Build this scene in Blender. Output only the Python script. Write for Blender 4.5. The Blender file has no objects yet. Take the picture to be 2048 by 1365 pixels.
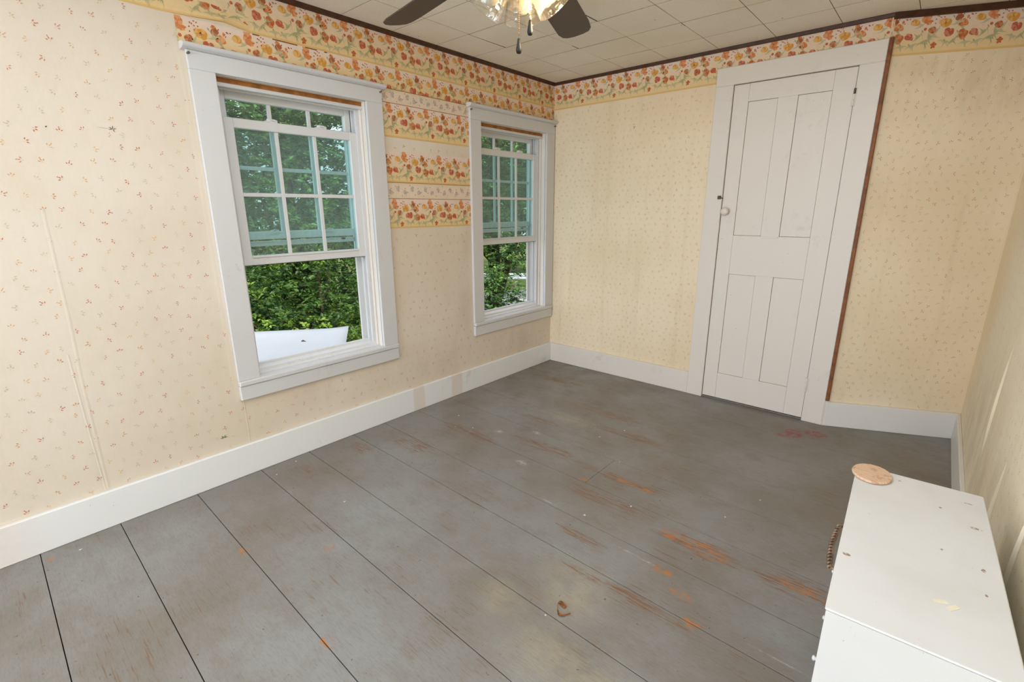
import bpy, bmesh, math, random
import numpy as np
from mathutils import Vector, Matrix

random.seed(7)
rng = np.random.default_rng(7)
R_ = math.radians
scene = bpy.context.scene
COL = scene.collection

# ------------------------------------------------------------------ camera
FPX = 968.92
cd = bpy.data.cameras.new('camera')
cam = bpy.data.objects.new('camera', cd)
COL.objects.link(cam)
cd.sensor_width = 36.0
cd.lens = FPX / 2048 * 36.0
cd.clip_start = 0.02
yaw, pit, rol = R_(-41.0412), R_(15.202), R_(0.2068)
fw = Vector((math.sin(yaw) * math.cos(pit), math.cos(yaw) * math.cos(pit), -math.sin(pit)))
rt = Vector((math.cos(yaw), -math.sin(yaw), 0))
dn = fw.cross(rt)
rt2 = rt * math.cos(rol) + dn * math.sin(rol)
dn2 = dn * math.cos(rol) - rt * math.sin(rol)
M = Matrix.Identity(4)
for i in range(3):
    M[i][0] = rt2[i]; M[i][1] = -dn2[i]; M[i][2] = -fw[i]
M.translation = (2.5384, -3.4441, 1.3316)
cam.matrix_world = M
scene.camera = cam

# ------------------------------------------------------------------ world, sun, added fill lights, exposure
world = bpy.data.worlds.new('sky')
scene.world = world
world.use_nodes = True
wt = world.node_tree
wt.nodes.clear()
wo = wt.nodes.new('ShaderNodeOutputWorld')
wb = wt.nodes.new('ShaderNodeBackground')
ws = wt.nodes.new('ShaderNodeTexSky')
ws.sky_type = 'NISHITA'
ws.sun_disc = False
ws.sun_elevation = R_(48)
ws.sun_rotation = R_(70)
ws.air_density = 1.0
ws.dust_density = 8.0
wm = wt.nodes.new('ShaderNodeMix')
wm.data_type = 'RGBA'
wm.inputs[0].default_value = 0.6
wm.inputs[7].default_value = (7.6, 8.1, 8.6, 1)      # thin bright overcast veil over the blue
wb.inputs['Strength'].default_value = 0.21
wt.links.new(ws.outputs[0], wm.inputs[6])
wt.links.new(wm.outputs[2], wb.inputs[0])
wt.links.new(wb.outputs[0], wo.inputs[0])

sd = bpy.data.lights.new('sun', 'SUN')
sun = bpy.data.objects.new('sun', sd)
COL.objects.link(sun)
sd.energy = 4.0
sd.angle = R_(3)
sd.color = (1.0, 0.95, 0.86)
sun.rotation_euler = Vector((-0.62, 0.36, -0.72)).to_track_quat('-Z', 'Y').to_euler()


def area(name, loc, direction, sx, sy, energy, color):
    d = bpy.data.lights.new(name, 'AREA')
    d.shape = 'RECTANGLE'; d.size = sx; d.size_y = sy; d.energy = energy; d.color = color
    o = bpy.data.objects.new(name, d)
    COL.objects.link(o)
    o.location = loc
    o.rotation_euler = Vector(direction).to_track_quat('-Z', 'Y').to_euler()
    return o


# unseen area light added behind the camera, as daylight through an assumed rear opening
area('rear_fill', (1.40, -7.03, 1.25), (0, 1, 0), 2.2, 1.7, 102, (0.73, 0.855, 1.0))
# area light added under the ceiling as fill, standing in for a bounced flash
area('bounce_fill', (1.65, -2.90, 2.285), (0, 0, -1), 1.5, 1.5, 30, (0.73, 0.855, 1.0))

scene.view_settings.view_transform = 'Standard'
scene.view_settings.look = 'None'
scene.view_settings.gamma = 1.0
scene.view_settings.use_curve_mapping = False
scene.view_settings.exposure = 0.20


# ------------------------------------------------------------------ material helpers
def lin(c):
    return tuple(((v / 255) / 12.92 if v / 255 <= 0.04045 else ((v / 255 + 0.055) / 1.055) ** 2.4) for v in c)


def rgba(c):
    return (*c, 1.0)


class NT:
    def __init__(s, name):
        s.m = bpy.data.materials.new(name)
        s.m.use_nodes = True
        s.t = s.m.node_tree
        s.t.nodes.clear()
        s.out = s.t.nodes.new('ShaderNodeOutputMaterial')
        s.b = s.t.nodes.new('ShaderNodeBsdfPrincipled')
        s.t.links.new(s.b.outputs[0], s.out.inputs[0])
        s._pos = None

    def node(s, ty, **kw):
        n = s.t.nodes.new(ty)
        for k, v in kw.items():
            setattr(n, k, v)
        return n

    def put(s, sock, v):
        if hasattr(v, 'is_output'):
            s.t.links.new(v, sock)
        elif isinstance(v, (tuple, list)) and len(v) == 3 and sock.type == 'RGBA':
            sock.default_value = rgba(v)
        else:
            sock.default_value = v

    def pos(s):
        if s._pos is None:
            s._pos = s.node('ShaderNodeNewGeometry').outputs['Position']
        return s._pos

    def objco(s):
        return s.node('ShaderNodeTexCoord').outputs['Object']

    def scale(s, v, sc):
        n = s.node('ShaderNodeVectorMath', operation='MULTIPLY')
        s.put(n.inputs[0], v); n.inputs[1].default_value = sc
        return n.outputs[0]

    def noise(s, v, scale, detail=4, rough=0.55):
        n = s.node('ShaderNodeTexNoise')
        s.put(n.inputs['Vector'], v)
        n.inputs['Scale'].default_value = scale
        n.inputs['Detail'].default_value = detail
        n.inputs['Roughness'].default_value = rough
        return n.outputs['Fac']

    def ramp(s, v, a, b, lo=0.0, hi=1.0):
        n = s.node('ShaderNodeMapRange', interpolation_type='SMOOTHSTEP')
        s.put(n.inputs['Value'], v)
        n.inputs['From Min'].default_value = a; n.inputs['From Max'].default_value = b
        n.inputs['To Min'].default_value = lo; n.inputs['To Max'].default_value = hi
        return n.outputs['Result']

    def math(s, op, a, b=0.0):
        n = s.node('ShaderNodeMath', operation=op)
        s.put(n.inputs[0], a); s.put(n.inputs[1], b)
        return n.outputs[0]

    def mix(s, f, a, b):
        n = s.node('ShaderNodeMix', data_type='RGBA')
        s.put(n.inputs['Factor'], f)
        s.put(n.inputs[6], a); s.put(n.inputs[7], b)
        return n.outputs[2]

    def blob(s, c, r, inner=0.0):
        """soft ellipsoid mask in world space, for stains and wear with a place of their own"""
        n = s.node('ShaderNodeVectorMath', operation='SUBTRACT')
        s.put(n.inputs[0], s.pos()); n.inputs[1].default_value = c
        v = s.scale(n.outputs[0], tuple(1.0 / q for q in r))
        l = s.node('ShaderNodeVectorMath', operation='LENGTH')
        s.put(l.inputs[0], v)
        return s.ramp(l.outputs['Value'], 1.0, inner)

    def blobs(s, lst):
        acc = None
        for c, r in lst:
            m = s.blob(c, r)
            acc = m if acc is None else s.math('MAXIMUM', acc, m)
        return acc

    def bump(s, h, strength=0.2, dist=0.01):
        n = s.node('ShaderNodeBump')
        n.inputs['Strength'].default_value = strength
        n.inputs['Distance'].default_value = dist
        s.put(n.inputs['Height'], h)
        s.t.links.new(n.outputs[0], s.b.inputs['Normal'])

    def done(s, color=None, rough=None, spec=None, metal=None):
        if color is not None: s.put(s.b.inputs['Base Color'], color)
        if rough is not None: s.put(s.b.inputs['Roughness'], rough)
        if spec is not None: s.b.inputs['Specular IOR Level'].default_value = spec
        if metal is not None: s.b.inputs['Metallic'].default_value = metal
        return s.m


def plain(name, col, rough=0.5, spec=0.5, var=0.06, scale=18, metal=0.0, bump=0.0):
    n = NT(name)
    f = n.noise(n.objco(), scale, 3)
    c2 = tuple(max(0, v * (1 - var * 2)) for v in col)
    n.done(n.mix(n.ramp(f, 0.3, 0.7), c2, col), rough, spec, metal)
    if bump:
        n.bump(f, bump)
    return n.m


MAT = {}


def white_paint(name, col, dirt=(150, 138, 122), amount=0.35, patches=()):
    n = NT(name)
    p = n.pos()
    f = n.noise(p, 3.0, 5)
    g = n.noise(p, 26.0, 5, 0.65)
    sm = n.math('MULTIPLY', n.ramp(f, 0.52, 0.75), n.ramp(g, 0.48, 0.72))
    c = n.mix(n.math('MULTIPLY', sm, amount), lin(col), lin(dirt))
    sp = n.ramp(n.noise(p, 55.0, 2), 0.765, 0.785)
    c = n.mix(n.math('MULTIPLY', sp, 0.6), c, lin((110, 92, 76)))
    for cc, rr, colr in patches:
        m = n.blob(cc, rr, 0.75)
        c = n.mix(n.math('MULTIPLY', m, 0.6), c, lin(colr))
    n.done(c, 0.42, 0.45)
    n.bump(n.noise(p, 14.0, 3), 0.05, 0.01)
    return n.m


MAT['trim_white'] = white_paint('trim_white', (214, 212, 211))
MAT['base_white'] = white_paint('base_white', (238, 237, 236), patches=[
    ((1.0, 0.0, 0.08), (0.9, 0.3, 0.5), (232, 224, 214)), ((2.45, 0.1, 0.0), (0.4, 0.3, 0.4), (236, 231, 225)),
    ((0.02, -1.52, 0.06), (0.1, 0.055, 0.3), (226, 211, 195)),
    ((0.02, -1.17, 0.06), (0.1, 0.06, 0.3), (226, 211, 195)),
    ((0.02, -4.1, 0.0), (0.1, 0.74, 1.2), (235, 222, 212))])
MAT['door_white'] = white_paint('door_white', (230, 221, 211), amount=0.25)
MAT['base_right'] = white_paint('base_right', (234, 229, 223), amount=0.25)
MAT['vinyl'] = white_paint('vinyl', (222, 221, 221), amount=0.3)
MAT['brown_trim'] = plain('brown_trim', lin((80, 48, 26)), 0.5, 0.4, 0.2, 30)
MAT['brown_edge'] = plain('brown_edge', lin((146, 84, 40)), 0.55, 0.4, 0.2, 24)
MAT['bare_wood'] = plain('bare_wood', lin((176, 112, 52)), 0.6, 0.3, 0.2, 24)
MAT['dark_gap'] = plain('dark_gap', lin((46, 38, 32)), 0.9, 0.1)
MAT['joint_dirt'] = plain('joint_dirt', lin((74, 54, 38)), 0.9, 0.1)
MAT['rust'] = plain('rust', lin((122, 108, 90)), 0.6, 0.4, 0.3, 90)
MAT['plaster'] = plain('plaster', lin((214, 206, 194)), 0.8, 0.2)
MAT['siding'] = plain('siding', lin((206, 206, 204)), 0.7, 0.2)


def paper_mat(name, col, stains, amount=0.5, streak=0.2, stain_col=(150, 116, 78)):
    n = NT(name)
    p = n.pos()
    f = n.noise(p, 1.3, 4)
    c = n.mix(n.ramp(f, 0.35, 0.7), lin(col), lin(tuple(v * q for v, q in zip(col, (0.965, 0.95, 0.92)))))
    # faint water streaks running down the paper
    st = n.noise(n.scale(p, (16, 16, 0.8)), 1.0, 5, 0.6)
    c = n.mix(n.math('MULTIPLY', n.ramp(st, 0.5, 0.75), streak), c, lin((206, 182, 146)))
    if stains:
        m = n.blobs(stains)
        k = n.noise(n.scale(p, (9, 9, 3)), 1.0, 6, 0.65)
        c = n.mix(n.math('MULTIPLY', n.math('MULTIPLY', m, n.ramp(k, 0.3, 0.7)), amount), c, lin(stain_col))
    n.done(c, 0.62, 0.3)
    w = n.noise(n.scale(p, (5, 5, 1.2)), 1.0, 4)
    fine = n.noise(p, 160.0, 2)
    n.bump(n.math('ADD', w, n.math('MULTIPLY', fine, 0.06)), 0.16, 0.02)
    return n.m


MAT['paper_left'] = paper_mat('paper_left', (231, 218, 202), [
    ((0, -1.18, 0.28), (0.3, 0.34, 0.34)), ((0, -1.05, 0.60), (0.3, 0.22, 0.5)),
    ((0, -0.45, 0.27), (0.3, 0.62, 0.26)), ((0, -1.0, 1.1), (0.3, 0.12, 0.3)), ((0, -2.2, 0.36), (0.3, 0.5, 0.14)),
    ((0, -1.55, 0.32), (0.3, 0.5, 0.2))], 0.14, 0.06)
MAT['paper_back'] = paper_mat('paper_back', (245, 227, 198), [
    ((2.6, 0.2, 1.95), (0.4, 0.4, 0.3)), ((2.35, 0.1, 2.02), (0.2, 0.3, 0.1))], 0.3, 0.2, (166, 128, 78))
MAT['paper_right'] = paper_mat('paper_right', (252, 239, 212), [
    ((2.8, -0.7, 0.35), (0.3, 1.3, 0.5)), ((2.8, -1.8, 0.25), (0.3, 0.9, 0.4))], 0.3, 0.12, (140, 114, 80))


def vcol_mat(name, rough=0.62, trans=0.0, spec=0.3):
    n = NT(name)
    a = n.node('ShaderNodeVertexColor')
    a.layer_name = 'Col'
    f = n.noise(n.pos(), 60.0, 3)
    c = n.mix(n.ramp(f, 0.3, 0.75, 0.0, 0.16), a.outputs['Color'], (0.62, 0.47, 0.30))
    n.done(c, rough, spec)
    return n.m


MAT['print'] = vcol_mat('printed_paper')


def floor_mat():
    n = NT('grey_floor_paint')
    p = n.pos()
    oi = n.node('ShaderNodeObjectInfo')
    big = n.noise(p, 1.6, 6, 0.6)
    c = n.mix(n.ramp(big, 0.32, 0.68), lin((146, 146, 145)), lin((129, 121, 112)))
    c = n.mix(n.math('MULTIPLY', n.ramp(n.noise(n.scale(p, (7.0, 18.0, 1)), 1.0, 8, 0.75), 0.45, 0.7), 0.4), c, lin((126, 112, 96)))
    # walked-in dirt with its own cloudy shape
    mid = n.noise(p, 6.0, 7, 0.7)
    c = n.mix(n.math('MULTIPLY', n.ramp(mid, 0.52, 0.74), 0.5), c, lin((124, 115, 104)))
    c = n.mix(n.math('MULTIPLY', oi.outputs['Random'], 0.12), c, lin((136, 132, 126)))
    grain = n.noise(n.scale(p, (3.0, 60.0, 1)), 1.0, 6, 0.65)
    c = n.mix(n.math('MULTIPLY', n.ramp(grain, 0.55, 0.75), 0.22), c, lin((118, 104, 90)))
    # dust and grime swept towards the door and the wall edges
    edge = n.blobs([((1.9, -0.25, 0), (1.3, 0.9, 1)), ((0.0, -0.6, 0), (0.5, 1.0, 1)), ((0.05, -2.4, 0), (0.3, 1.6, 1)), ((2.6, -0.9, 0), (0.7, 1.2, 1))])
    c = n.mix(n.math('MULTIPLY', edge, 0.55), c, lin((124, 115, 105)))
    # pale tan bleached patches in front
    tan = n.blobs([((1.74, -2.2, 0), (0.22, 0.2, 1)), ((1.92, -2.48, 0), (0.34, 0.2, 1)), ((1.58, -2.4, 0), (0.16, 0.12, 1)), ((0.9, -0.98, 0), (0.3, 0.1, 1))])
    c = n.mix(n.math('MULTIPLY', n.math('MULTIPLY', tan, n.ramp(mid, 0.3, 0.62)), 0.5), c, lin((180, 166, 136)))
    # long brown scratches through the paint along the grain
    sc = n.noise(n.scale(p, (6.0, 150.0, 1)), 1.0, 5, 0.7)
    scm = n.math('MULTIPLY', n.ramp(sc, 0.475, 0.54), n.ramp(n.noise(n.scale(p, (14.0, 50.0, 1)), 1.0, 5, 0.7), 0.34, 0.50))
    zraw = n.blobs([((0.55, -1.55, 0), (0.4, 0.10, 1)), ((1.02, -1.40, 0), (0.42, 0.09, 1)), ((1.5, -1.43, 0), (0.42, 0.06, 1)),
                     ((1.55, -1.64, 0), (0.38, 0.09, 1)), ((1.6, -1.93, 0), (0.22, 0.05, 1)), ((0.42, -1.88, 0), (0.26, 0.12, 1)),
                     ((2.36, -1.66, 0), (0.30, 0.10, 1)), ((2.0, -1.68, 0), (0.32, 0.10, 1)), ((0.2, -2.1, 0), (0.14, 0.1, 1)),
                     ((0.75, -1.12, 0), (0.35, 0.06, 1)), ((1.05, -0.75, 0), (0.5, 0.08, 1)), ((0.4, -0.42, 0), (0.35, 0.09, 1)),
                     ((1.3, -0.95, 0), (0.4, 0.09, 1)), ((0.18, -2.42, 0), (0.12, 0.07, 1)), ((2.62, -0.62, 0), (0.2, 0.07, 1)), ((1.9, -2.1, 0), (0.4, 0.05, 1))])
    rag = n.noise(n.scale(p, (4.5, 26.0, 1)), 1.0, 6, 0.7)
    zones = n.ramp(n.math('ADD', zraw, n.math('MULTIPLY', n.math('SUBTRACT', rag, 0.5), 2.4)), 0.25, 0.75)
    zones = n.math('MULTIPLY', zones, n.ramp(zraw, 0.0, 0.12))
    c = n.mix(n.math('MULTIPLY', n.math('MULTIPLY', scm, zones), 0.85), c, lin((128, 84, 54)))
    # orange bare-wood chips
    ch = n.ramp(n.noise(n.scale(p, (22.0, 70.0, 1)), 1.0, 6, 0.75), 0.49, 0.54)
    chz = n.blobs([((1.90, -1.675, 0), (0.10, 0.045, 1)), ((2.03, -1.68, 0), (0.13, 0.06, 1)), ((1.95, -1.90, 0), (0.06, 0.03, 1)),
                   ((2.38, -1.66, 0), (0.13, 0.04, 1)), ((1.37, -1.547, 0), (0.045, 0.02, 1)), ((1.58, -1.43, 0), (0.2, 0.022, 1)),
                   ((2.05, -1.97, 0), (0.06, 0.025, 1)), ((0.86, -2.66, 0), (0.035, 0.03, 1)), ((1.28, -2.9, 0), (0.05, 0.025, 1)),
                   ((2.13, -2.07, 0), (0.05, 0.03, 1)), ((0.09, -3.42, 0), (0.03, 0.015, 1)), ((0.62, -2.9, 0), (0.04, 0.03, 1))])
    c = n.mix(n.math('MULTIPLY', ch, n.math('MULTIPLY', n.ramp(chz, 0.0, 0.5), 0.85)), c, lin((186, 116, 52)))
    # spilled red paint by the door
    rd = n.ramp(n.noise(p, 40.0, 5, 0.75), 0.45, 0.50)
    rdz = n.blobs([((2.055, -0.265, 0), (0.07, 0.10, 1)), ((2.16, -0.19, 0), (0.085, 0.07, 1)), ((2.01, -0.33, 0), (0.04, 0.03, 1))])
    c = n.mix(n.math('MULTIPLY', n.math('MULTIPLY', rd, n.ramp(rdz, 0.0, 0.45)), 0.85), c, lin((146, 56, 58)))
    # white scratches and smears
    wh = n.blobs([((1.79, -1.888, 0), (0.075, 0.006, 1)), ((1.89, -1.893, 0), (0.05, 0.007, 1)), ((1.35, -1.82, 0), (0.07, 0.005, 1)),
                  ((2.38, -2.03, 0), (0.12, 0.005, 1)), ((1.02, -1.62, 0), (0.06, 0.03, 1)), ((0.86, -1.28, 0), (0.05, 0.03, 1)), ((0.66, -1.42, 0), (0.05, 0.035, 1))])
    c = n.mix(n.math('MULTIPLY', n.math('MULTIPLY', wh, n.ramp(n.noise(p, 30.0, 6, 0.75), 0.42, 0.6)), 0.65), c, lin((206, 203, 196)))
    fg = n.noise(n.scale(p, (30.0, 190.0, 1)), 1.0, 5, 0.75)
    c = n.mix(n.math('MULTIPLY', n.ramp(fg, 0.46, 0.66), 0.28), c, lin((104, 90, 76)))
    sc2 = n.math('MULTIPLY', n.ramp(n.noise(n.scale(p, (5.0, 130.0, 1)), 1.0, 4, 0.7), 0.57, 0.62), n.ramp(n.noise(p, 3.2, 5, 0.7), 0.5, 0.62))
    c = n.mix(n.math('MULTIPLY', sc2, 0.7), c, lin((122, 86, 60)))
    # small dark specks and knots
    spk = n.ramp(n.noise(p, 52.0, 2), 0.72, 0.75)
    c = n.mix(n.math('MULTIPLY', spk, 0.7), c, lin((74, 62, 52)))
    r = n.ramp(mid, 0.3, 0.75, 0.34, 0.58)
    n.done(c, r, 0.5)
    n.bump(n.math('ADD', n.math('MULTIPLY', grain, 0.5), n.math('MULTIPLY', scm, n.math('MULTIPLY', zones, -0.5))), 0.12, 0.01)
    return n.m


MAT['floor'] = floor_mat()


def tile_mat():
    n = NT('ceiling_tile')
    p = n.pos()
    f = n.noise(p, 2.0, 4)
    g = n.noise(p, 130.0, 3)
    oi = n.node('ShaderNodeObjectInfo')
    c = n.mix(n.ramp(f, 0.3, 0.7), lin((248, 239, 226)), lin((240, 229, 212)))
    c = n.mix(n.math('MULTIPLY', oi.outputs['Random'], 0.2), c, lin((228, 214, 194)))
    c = n.mix(n.math('MULTIPLY', n.ramp(g, 0.5, 0.68), 0.2), c, lin((196, 178, 154)))
    sp = n.ramp(n.noise(p, 40.0, 1), 0.785, 0.80)
    c = n.mix(sp, c, lin((110, 88, 66)))
    n.done(c, 0.85, 0.15)
    n.bump(g, 0.3, 0.004)
    return n.m


MAT['tile'] = tile_mat()
MAT['fibre'] = plain('tile_fibre_edge', lin((176, 152, 122)), 0.9, 0.1)


def glass_mat(name, tint, gloss=0.06, dirt=0.04):
    m = bpy.data.materials.new(name)
    m.use_nodes = True
    t = m.node_tree
    t.nodes.clear()
    out = t.nodes.new('ShaderNodeOutputMaterial')
    tr = t.nodes.new('ShaderNodeBsdfTransparent'); tr.inputs[0].default_value = rgba(tint)
    gl = t.nodes.new('ShaderNodeBsdfGlossy'); gl.inputs['Roughness'].default_value = 0.02
    df = t.nodes.new('ShaderNodeBsdfDiffuse'); df.inputs[0].default_value = (0.75, 0.8, 0.8, 1)
    nz = t.nodes.new('ShaderNodeTexNoise'); nz.inputs['Scale'].default_value = 9; nz.inputs['Detail'].default_value = 6
    mr = t.nodes.new('ShaderNodeMapRange')
    mr.inputs['From Min'].default_value = 0.35; mr.inputs['From Max'].default_value = 0.7
    mr.inputs['To Min'].default_value = dirt * 0.5; mr.inputs['To Max'].default_value = dirt * 1.6
    t.links.new(nz.outputs['Fac'], mr.inputs['Value'])
    m1 = t.nodes.new('ShaderNodeMixShader'); m1.inputs[0].default_value = gloss
    t.links.new(tr.outputs[0], m1.inputs[1]); t.links.new(gl.outputs[0], m1.inputs[2])
    m2 = t.nodes.new('ShaderNodeMixShader')
    t.links.new(mr.outputs[0], m2.inputs[0])
    t.links.new(m1.outputs[0], m2.inputs[1]); t.links.new(df.outputs[0], m2.inputs[2])
    t.links.new(m2.outputs[0], out.inputs[0])
    return m


MAT['glass_in'] = glass_mat('lower_sash_glass', (0.80, 0.93, 0.93), 0.04, 0.06)
MAT['glass_out'] = glass_mat('upper_sash_glass', (0.88, 0.96, 0.95), 0.04, 0.05)


# ------------------------------------------------------------------ geometry helpers
class MB:
    def __init__(s):
        s.v = []; s.f = []; s.c = []

    def quadgrid(s, P, col=None):
        """P: list of rows of points"""
        b = len(s.v); nr = len(P); nc = len(P[0])
        for r in P:
            s.v.extend(r)
        for i in range(nr - 1):
            for j in range(nc - 1):
                s.f.append((b + i * nc + j, b + i * nc + j + 1, b + (i + 1) * nc + j + 1, b + (i + 1) * nc + j))
                if col is not None:
                    s.c.append(col(i) if callable(col) else col)
        return s

    def poly(s, pts, col=None):
        b = len(s.v)
        s.v.extend(pts)
        s.f.append(tuple(range(b, b + len(pts))))
        if col is not None:
            s.c.append(col)

    def box(s, a, b):
        x0, y0, z0 = a; x1, y1, z1 = b
        k = len(s.v)
        s.v += [(x0, y0, z0), (x1, y0, z0), (x1, y1, z0), (x0, y1, z0), (x0, y0, z1), (x1, y0, z1), (x1, y1, z1), (x0, y1, z1)]
        for q in ((0, 3, 2, 1), (4, 5, 6, 7), (0, 1, 5, 4), (1, 2, 6, 5), (2, 3, 7, 6), (3, 0, 4, 7)):
            s.f.append(tuple(k + i for i in q))
        return s

    def prism(s, poly, z0, z1):
        k = len(s.v); n = len(poly)
        s.v += [(x, y, z0) for x, y in poly] + [(x, y, z1) for x, y in poly]
        s.f.append(tuple(k + i for i in reversed(range(n)))); s.f.append(tuple(k + n + i for i in range(n)))
        for i in range(n):
            j = (i + 1) % n
            s.f.append((k + i, k + j, k + n + j, k + n + i))
        return s

    def extrude_profile(s, prof, axis, a, b):
        """prof: points in the two other axes; extruded along axis from a to b"""
        k = len(s.v); n = len(prof)
        def pt(p, t):
            q = list(p); q.insert(axis, t); return tuple(q)
        s.v += [pt(p, a) for p in prof] + [pt(p, b) for p in prof]
        s.f.append(tuple(k + i for i in reversed(range(n)))); s.f.append(tuple(k + n + i for i in range(n)))
        for i in range(n):
            j = (i + 1) % n
            s.f.append((k + i, k + j, k + n + j, k + n + i))
        return s

    def lathe(s, prof, seg=24, M=None, close=False):
        k = len(s.v); n = len(prof)
        for i in range(seg):
            a = 2 * math.pi * i / seg
            for r, z in prof:
                p = Vector((r * math.cos(a), r * math.sin(a), z))
                s.v.append(tuple(M @ p) if M is not None else tuple(p))
        for i in range(seg):
            j = (i + 1) % seg
            for q in range(n - 1 if not close else n):
                w = (q + 1) % n
                s.f.append((k + i * n + q, k + j * n + q, k + j * n + w, k + i * n + w))
        return s

    def tube(s, pts, r, seg=8):
        pts = [Vector(p) for p in pts]
        k = len(s.v); n = len(pts)
        rs = r if isinstance(r, (list, tuple)) else [r] * n
        up = Vector((0, 0, 1))
        for i, p in enumerate(pts):
            d = (pts[min(i + 1, n - 1)] - pts[max(i - 1, 0)]).normalized()
            u = up if abs(d.dot(up)) < 0.95 else Vector((1, 0, 0))
            e1 = d.cross(u).normalized(); e2 = d.cross(e1)
            for j in range(seg):
                a = 2 * math.pi * j / seg
                s.v.append(tuple(p + (e1 * math.cos(a) + e2 * math.sin(a)) * rs[i]))
        for i in range(n - 1):
            for j in range(seg):
                w = (j + 1) % seg
                s.f.append((k + i * seg + j, k + i * seg + w, k + (i + 1) * seg + w, k + (i + 1) * seg + j))
        s.f.append(tuple(k + j for j in range(seg)))
        s.f.append(tuple(k + (n - 1) * seg + j for j in reversed(range(seg))))
        return s

    def sphere(s, c, r, seg=10, rings=6):
        prof = [(max(1e-5, r * math.sin(math.pi * i / rings)), -r * math.cos(math.pi * i / rings)) for i in range(rings + 1)]
        return s.lathe(prof, seg, Matrix.Translation(c))

    def build(s, name, mat, parent=None, bevel=0.0, smooth=False, kind=None, seg=1, fixnormals=True):
        me = bpy.data.meshes.new(name)
        me.from_pydata(s.v, [], s.f)
        if s.c:
            ca = me.color_attributes.new('Col', 'FLOAT_COLOR', 'CORNER')
            arr = np.empty((len(me.loops), 4), np.float32)
            li = 0
            for f, c in zip(s.f, s.c):
                if isinstance(c, list):
                    for q in c:
                        arr[li] = (*q, 1); li += 1
                else:
                    arr[li:li + len(f)] = (*c, 1); li += len(f)
            ca.data.foreach_set('color', arr.ravel())
        if bevel or fixnormals:
            bm = bmesh.new(); bm.from_mesh(me)
            if fixnormals:
                bmesh.ops.recalc_face_normals(bm, faces=bm.faces)
            if bevel:
                es = [e for e in bm.edges if len(e.link_faces) == 2 and e.calc_face_angle(0) > 0.5]
                bmesh.ops.bevel(bm, geom=es, offset=bevel, segments=seg, profile=0.5, affect='EDGES', clamp_overlap=True)
            bm.to_mesh(me); bm.free()
        if smooth:
            for p in me.polygons: p.use_smooth = True
        o = bpy.data.objects.new(name, me)
        COL.objects.link(o)
        me.materials.append(MAT[mat] if isinstance(mat, str) else mat)
        if parent is not None:
            o.parent = parent
            o.matrix_parent_inverse = Matrix.Identity(4)
        if kind: o['kind'] = kind
        return o


def empty(name, loc=(0, 0, 0), rz=0.0, kind=None, parent=None):
    o = bpy.data.objects.new(name, None)
    o.empty_display_size = 0.05
    COL.objects.link(o)
    o.location = loc; o.rotation_euler = (0, 0, rz)
    if kind: o['kind'] = kind
    if parent is not None: o.parent = parent
    return o


def tag(o, label, cat=None, group=None):
    o['label'] = label
    if cat: o['category'] = cat
    if group: o['group'] = group
    return o


def box(name, a, b, mat, parent=None, bevel=0.002, kind=None):
    lo = tuple(min(p, q) for p, q in zip(a, b)); hi = tuple(max(p, q) for p, q in zip(a, b))
    return MB().box(lo, hi).build(name, mat, parent, bevel, kind=kind)


# ------------------------------------------------------------------ room dimensions
H = 2.30
KX = 2.165                       # where the back wall turns
KA = math.atan2(0.29, 2.80 - KX)
KL = math.hypot(0.29, 2.80 - KX)
XR = 2.80
YREAR = -7.0
WT = 0.16
W1 = dict(dy=0.0, dz=0.0)
W2 = dict(dy=1.653, dz=0.008)
OY1, OY2, OZ1, OZ2 = -2.518, -1.765, 0.49, 1.912

# ------------------------------------------------------------------ floor with planks
fl = MB().box((-0.16, YREAR - 0.1, -0.10), (XR + 0.16, 0.5, -0.022)).build('floor', 'joint_dirt', kind='structure')
tag(fl, 'grey painted wide plank floor, worn to brown wood in places')
seams = [-7.0, -6.7, -6.42, -6.15, -5.86, -5.55, -5.27, -5.0, -4.72, -4.45, -4.2, -3.95, -3.72, -3.46, -3.20, -2.90, -2.60, -2.335, -2.05, -1.83, -1.56, -1.265, -0.97, -0.65, -0.335, -0.045, 0.30]
SL = -0.018


def plank(x0, x1, ya, yb):
    g = 0.0014
    c = [(x0, ya + (x0 - 1) * SL + g), (x1, ya + (x1 - 1) * SL + g), (x1, yb + (x1 - 1) * SL - g), (x0, yb + (x0 - 1) * SL - g)]
    MB().prism(c, -0.022, 0.0).build('plank', 'floor', fl, 0.0005)


for i in range(len(seams) - 1):
    ya, yb = seams[i], seams[i + 1]
    if abs(ya + 1.56) < 1e-6:
        plank(0.0, 1.3889, ya, yb); plank(1.3903, XR, ya, yb)
    elif abs(ya + 3.46) < 1e-6 or abs(ya + 4.2) < 1e-6:
        plank(0.0, 1.9, ya, yb); plank(1.903, XR, ya, yb)
    else:
        plank(0.0, XR, ya, yb)

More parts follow.
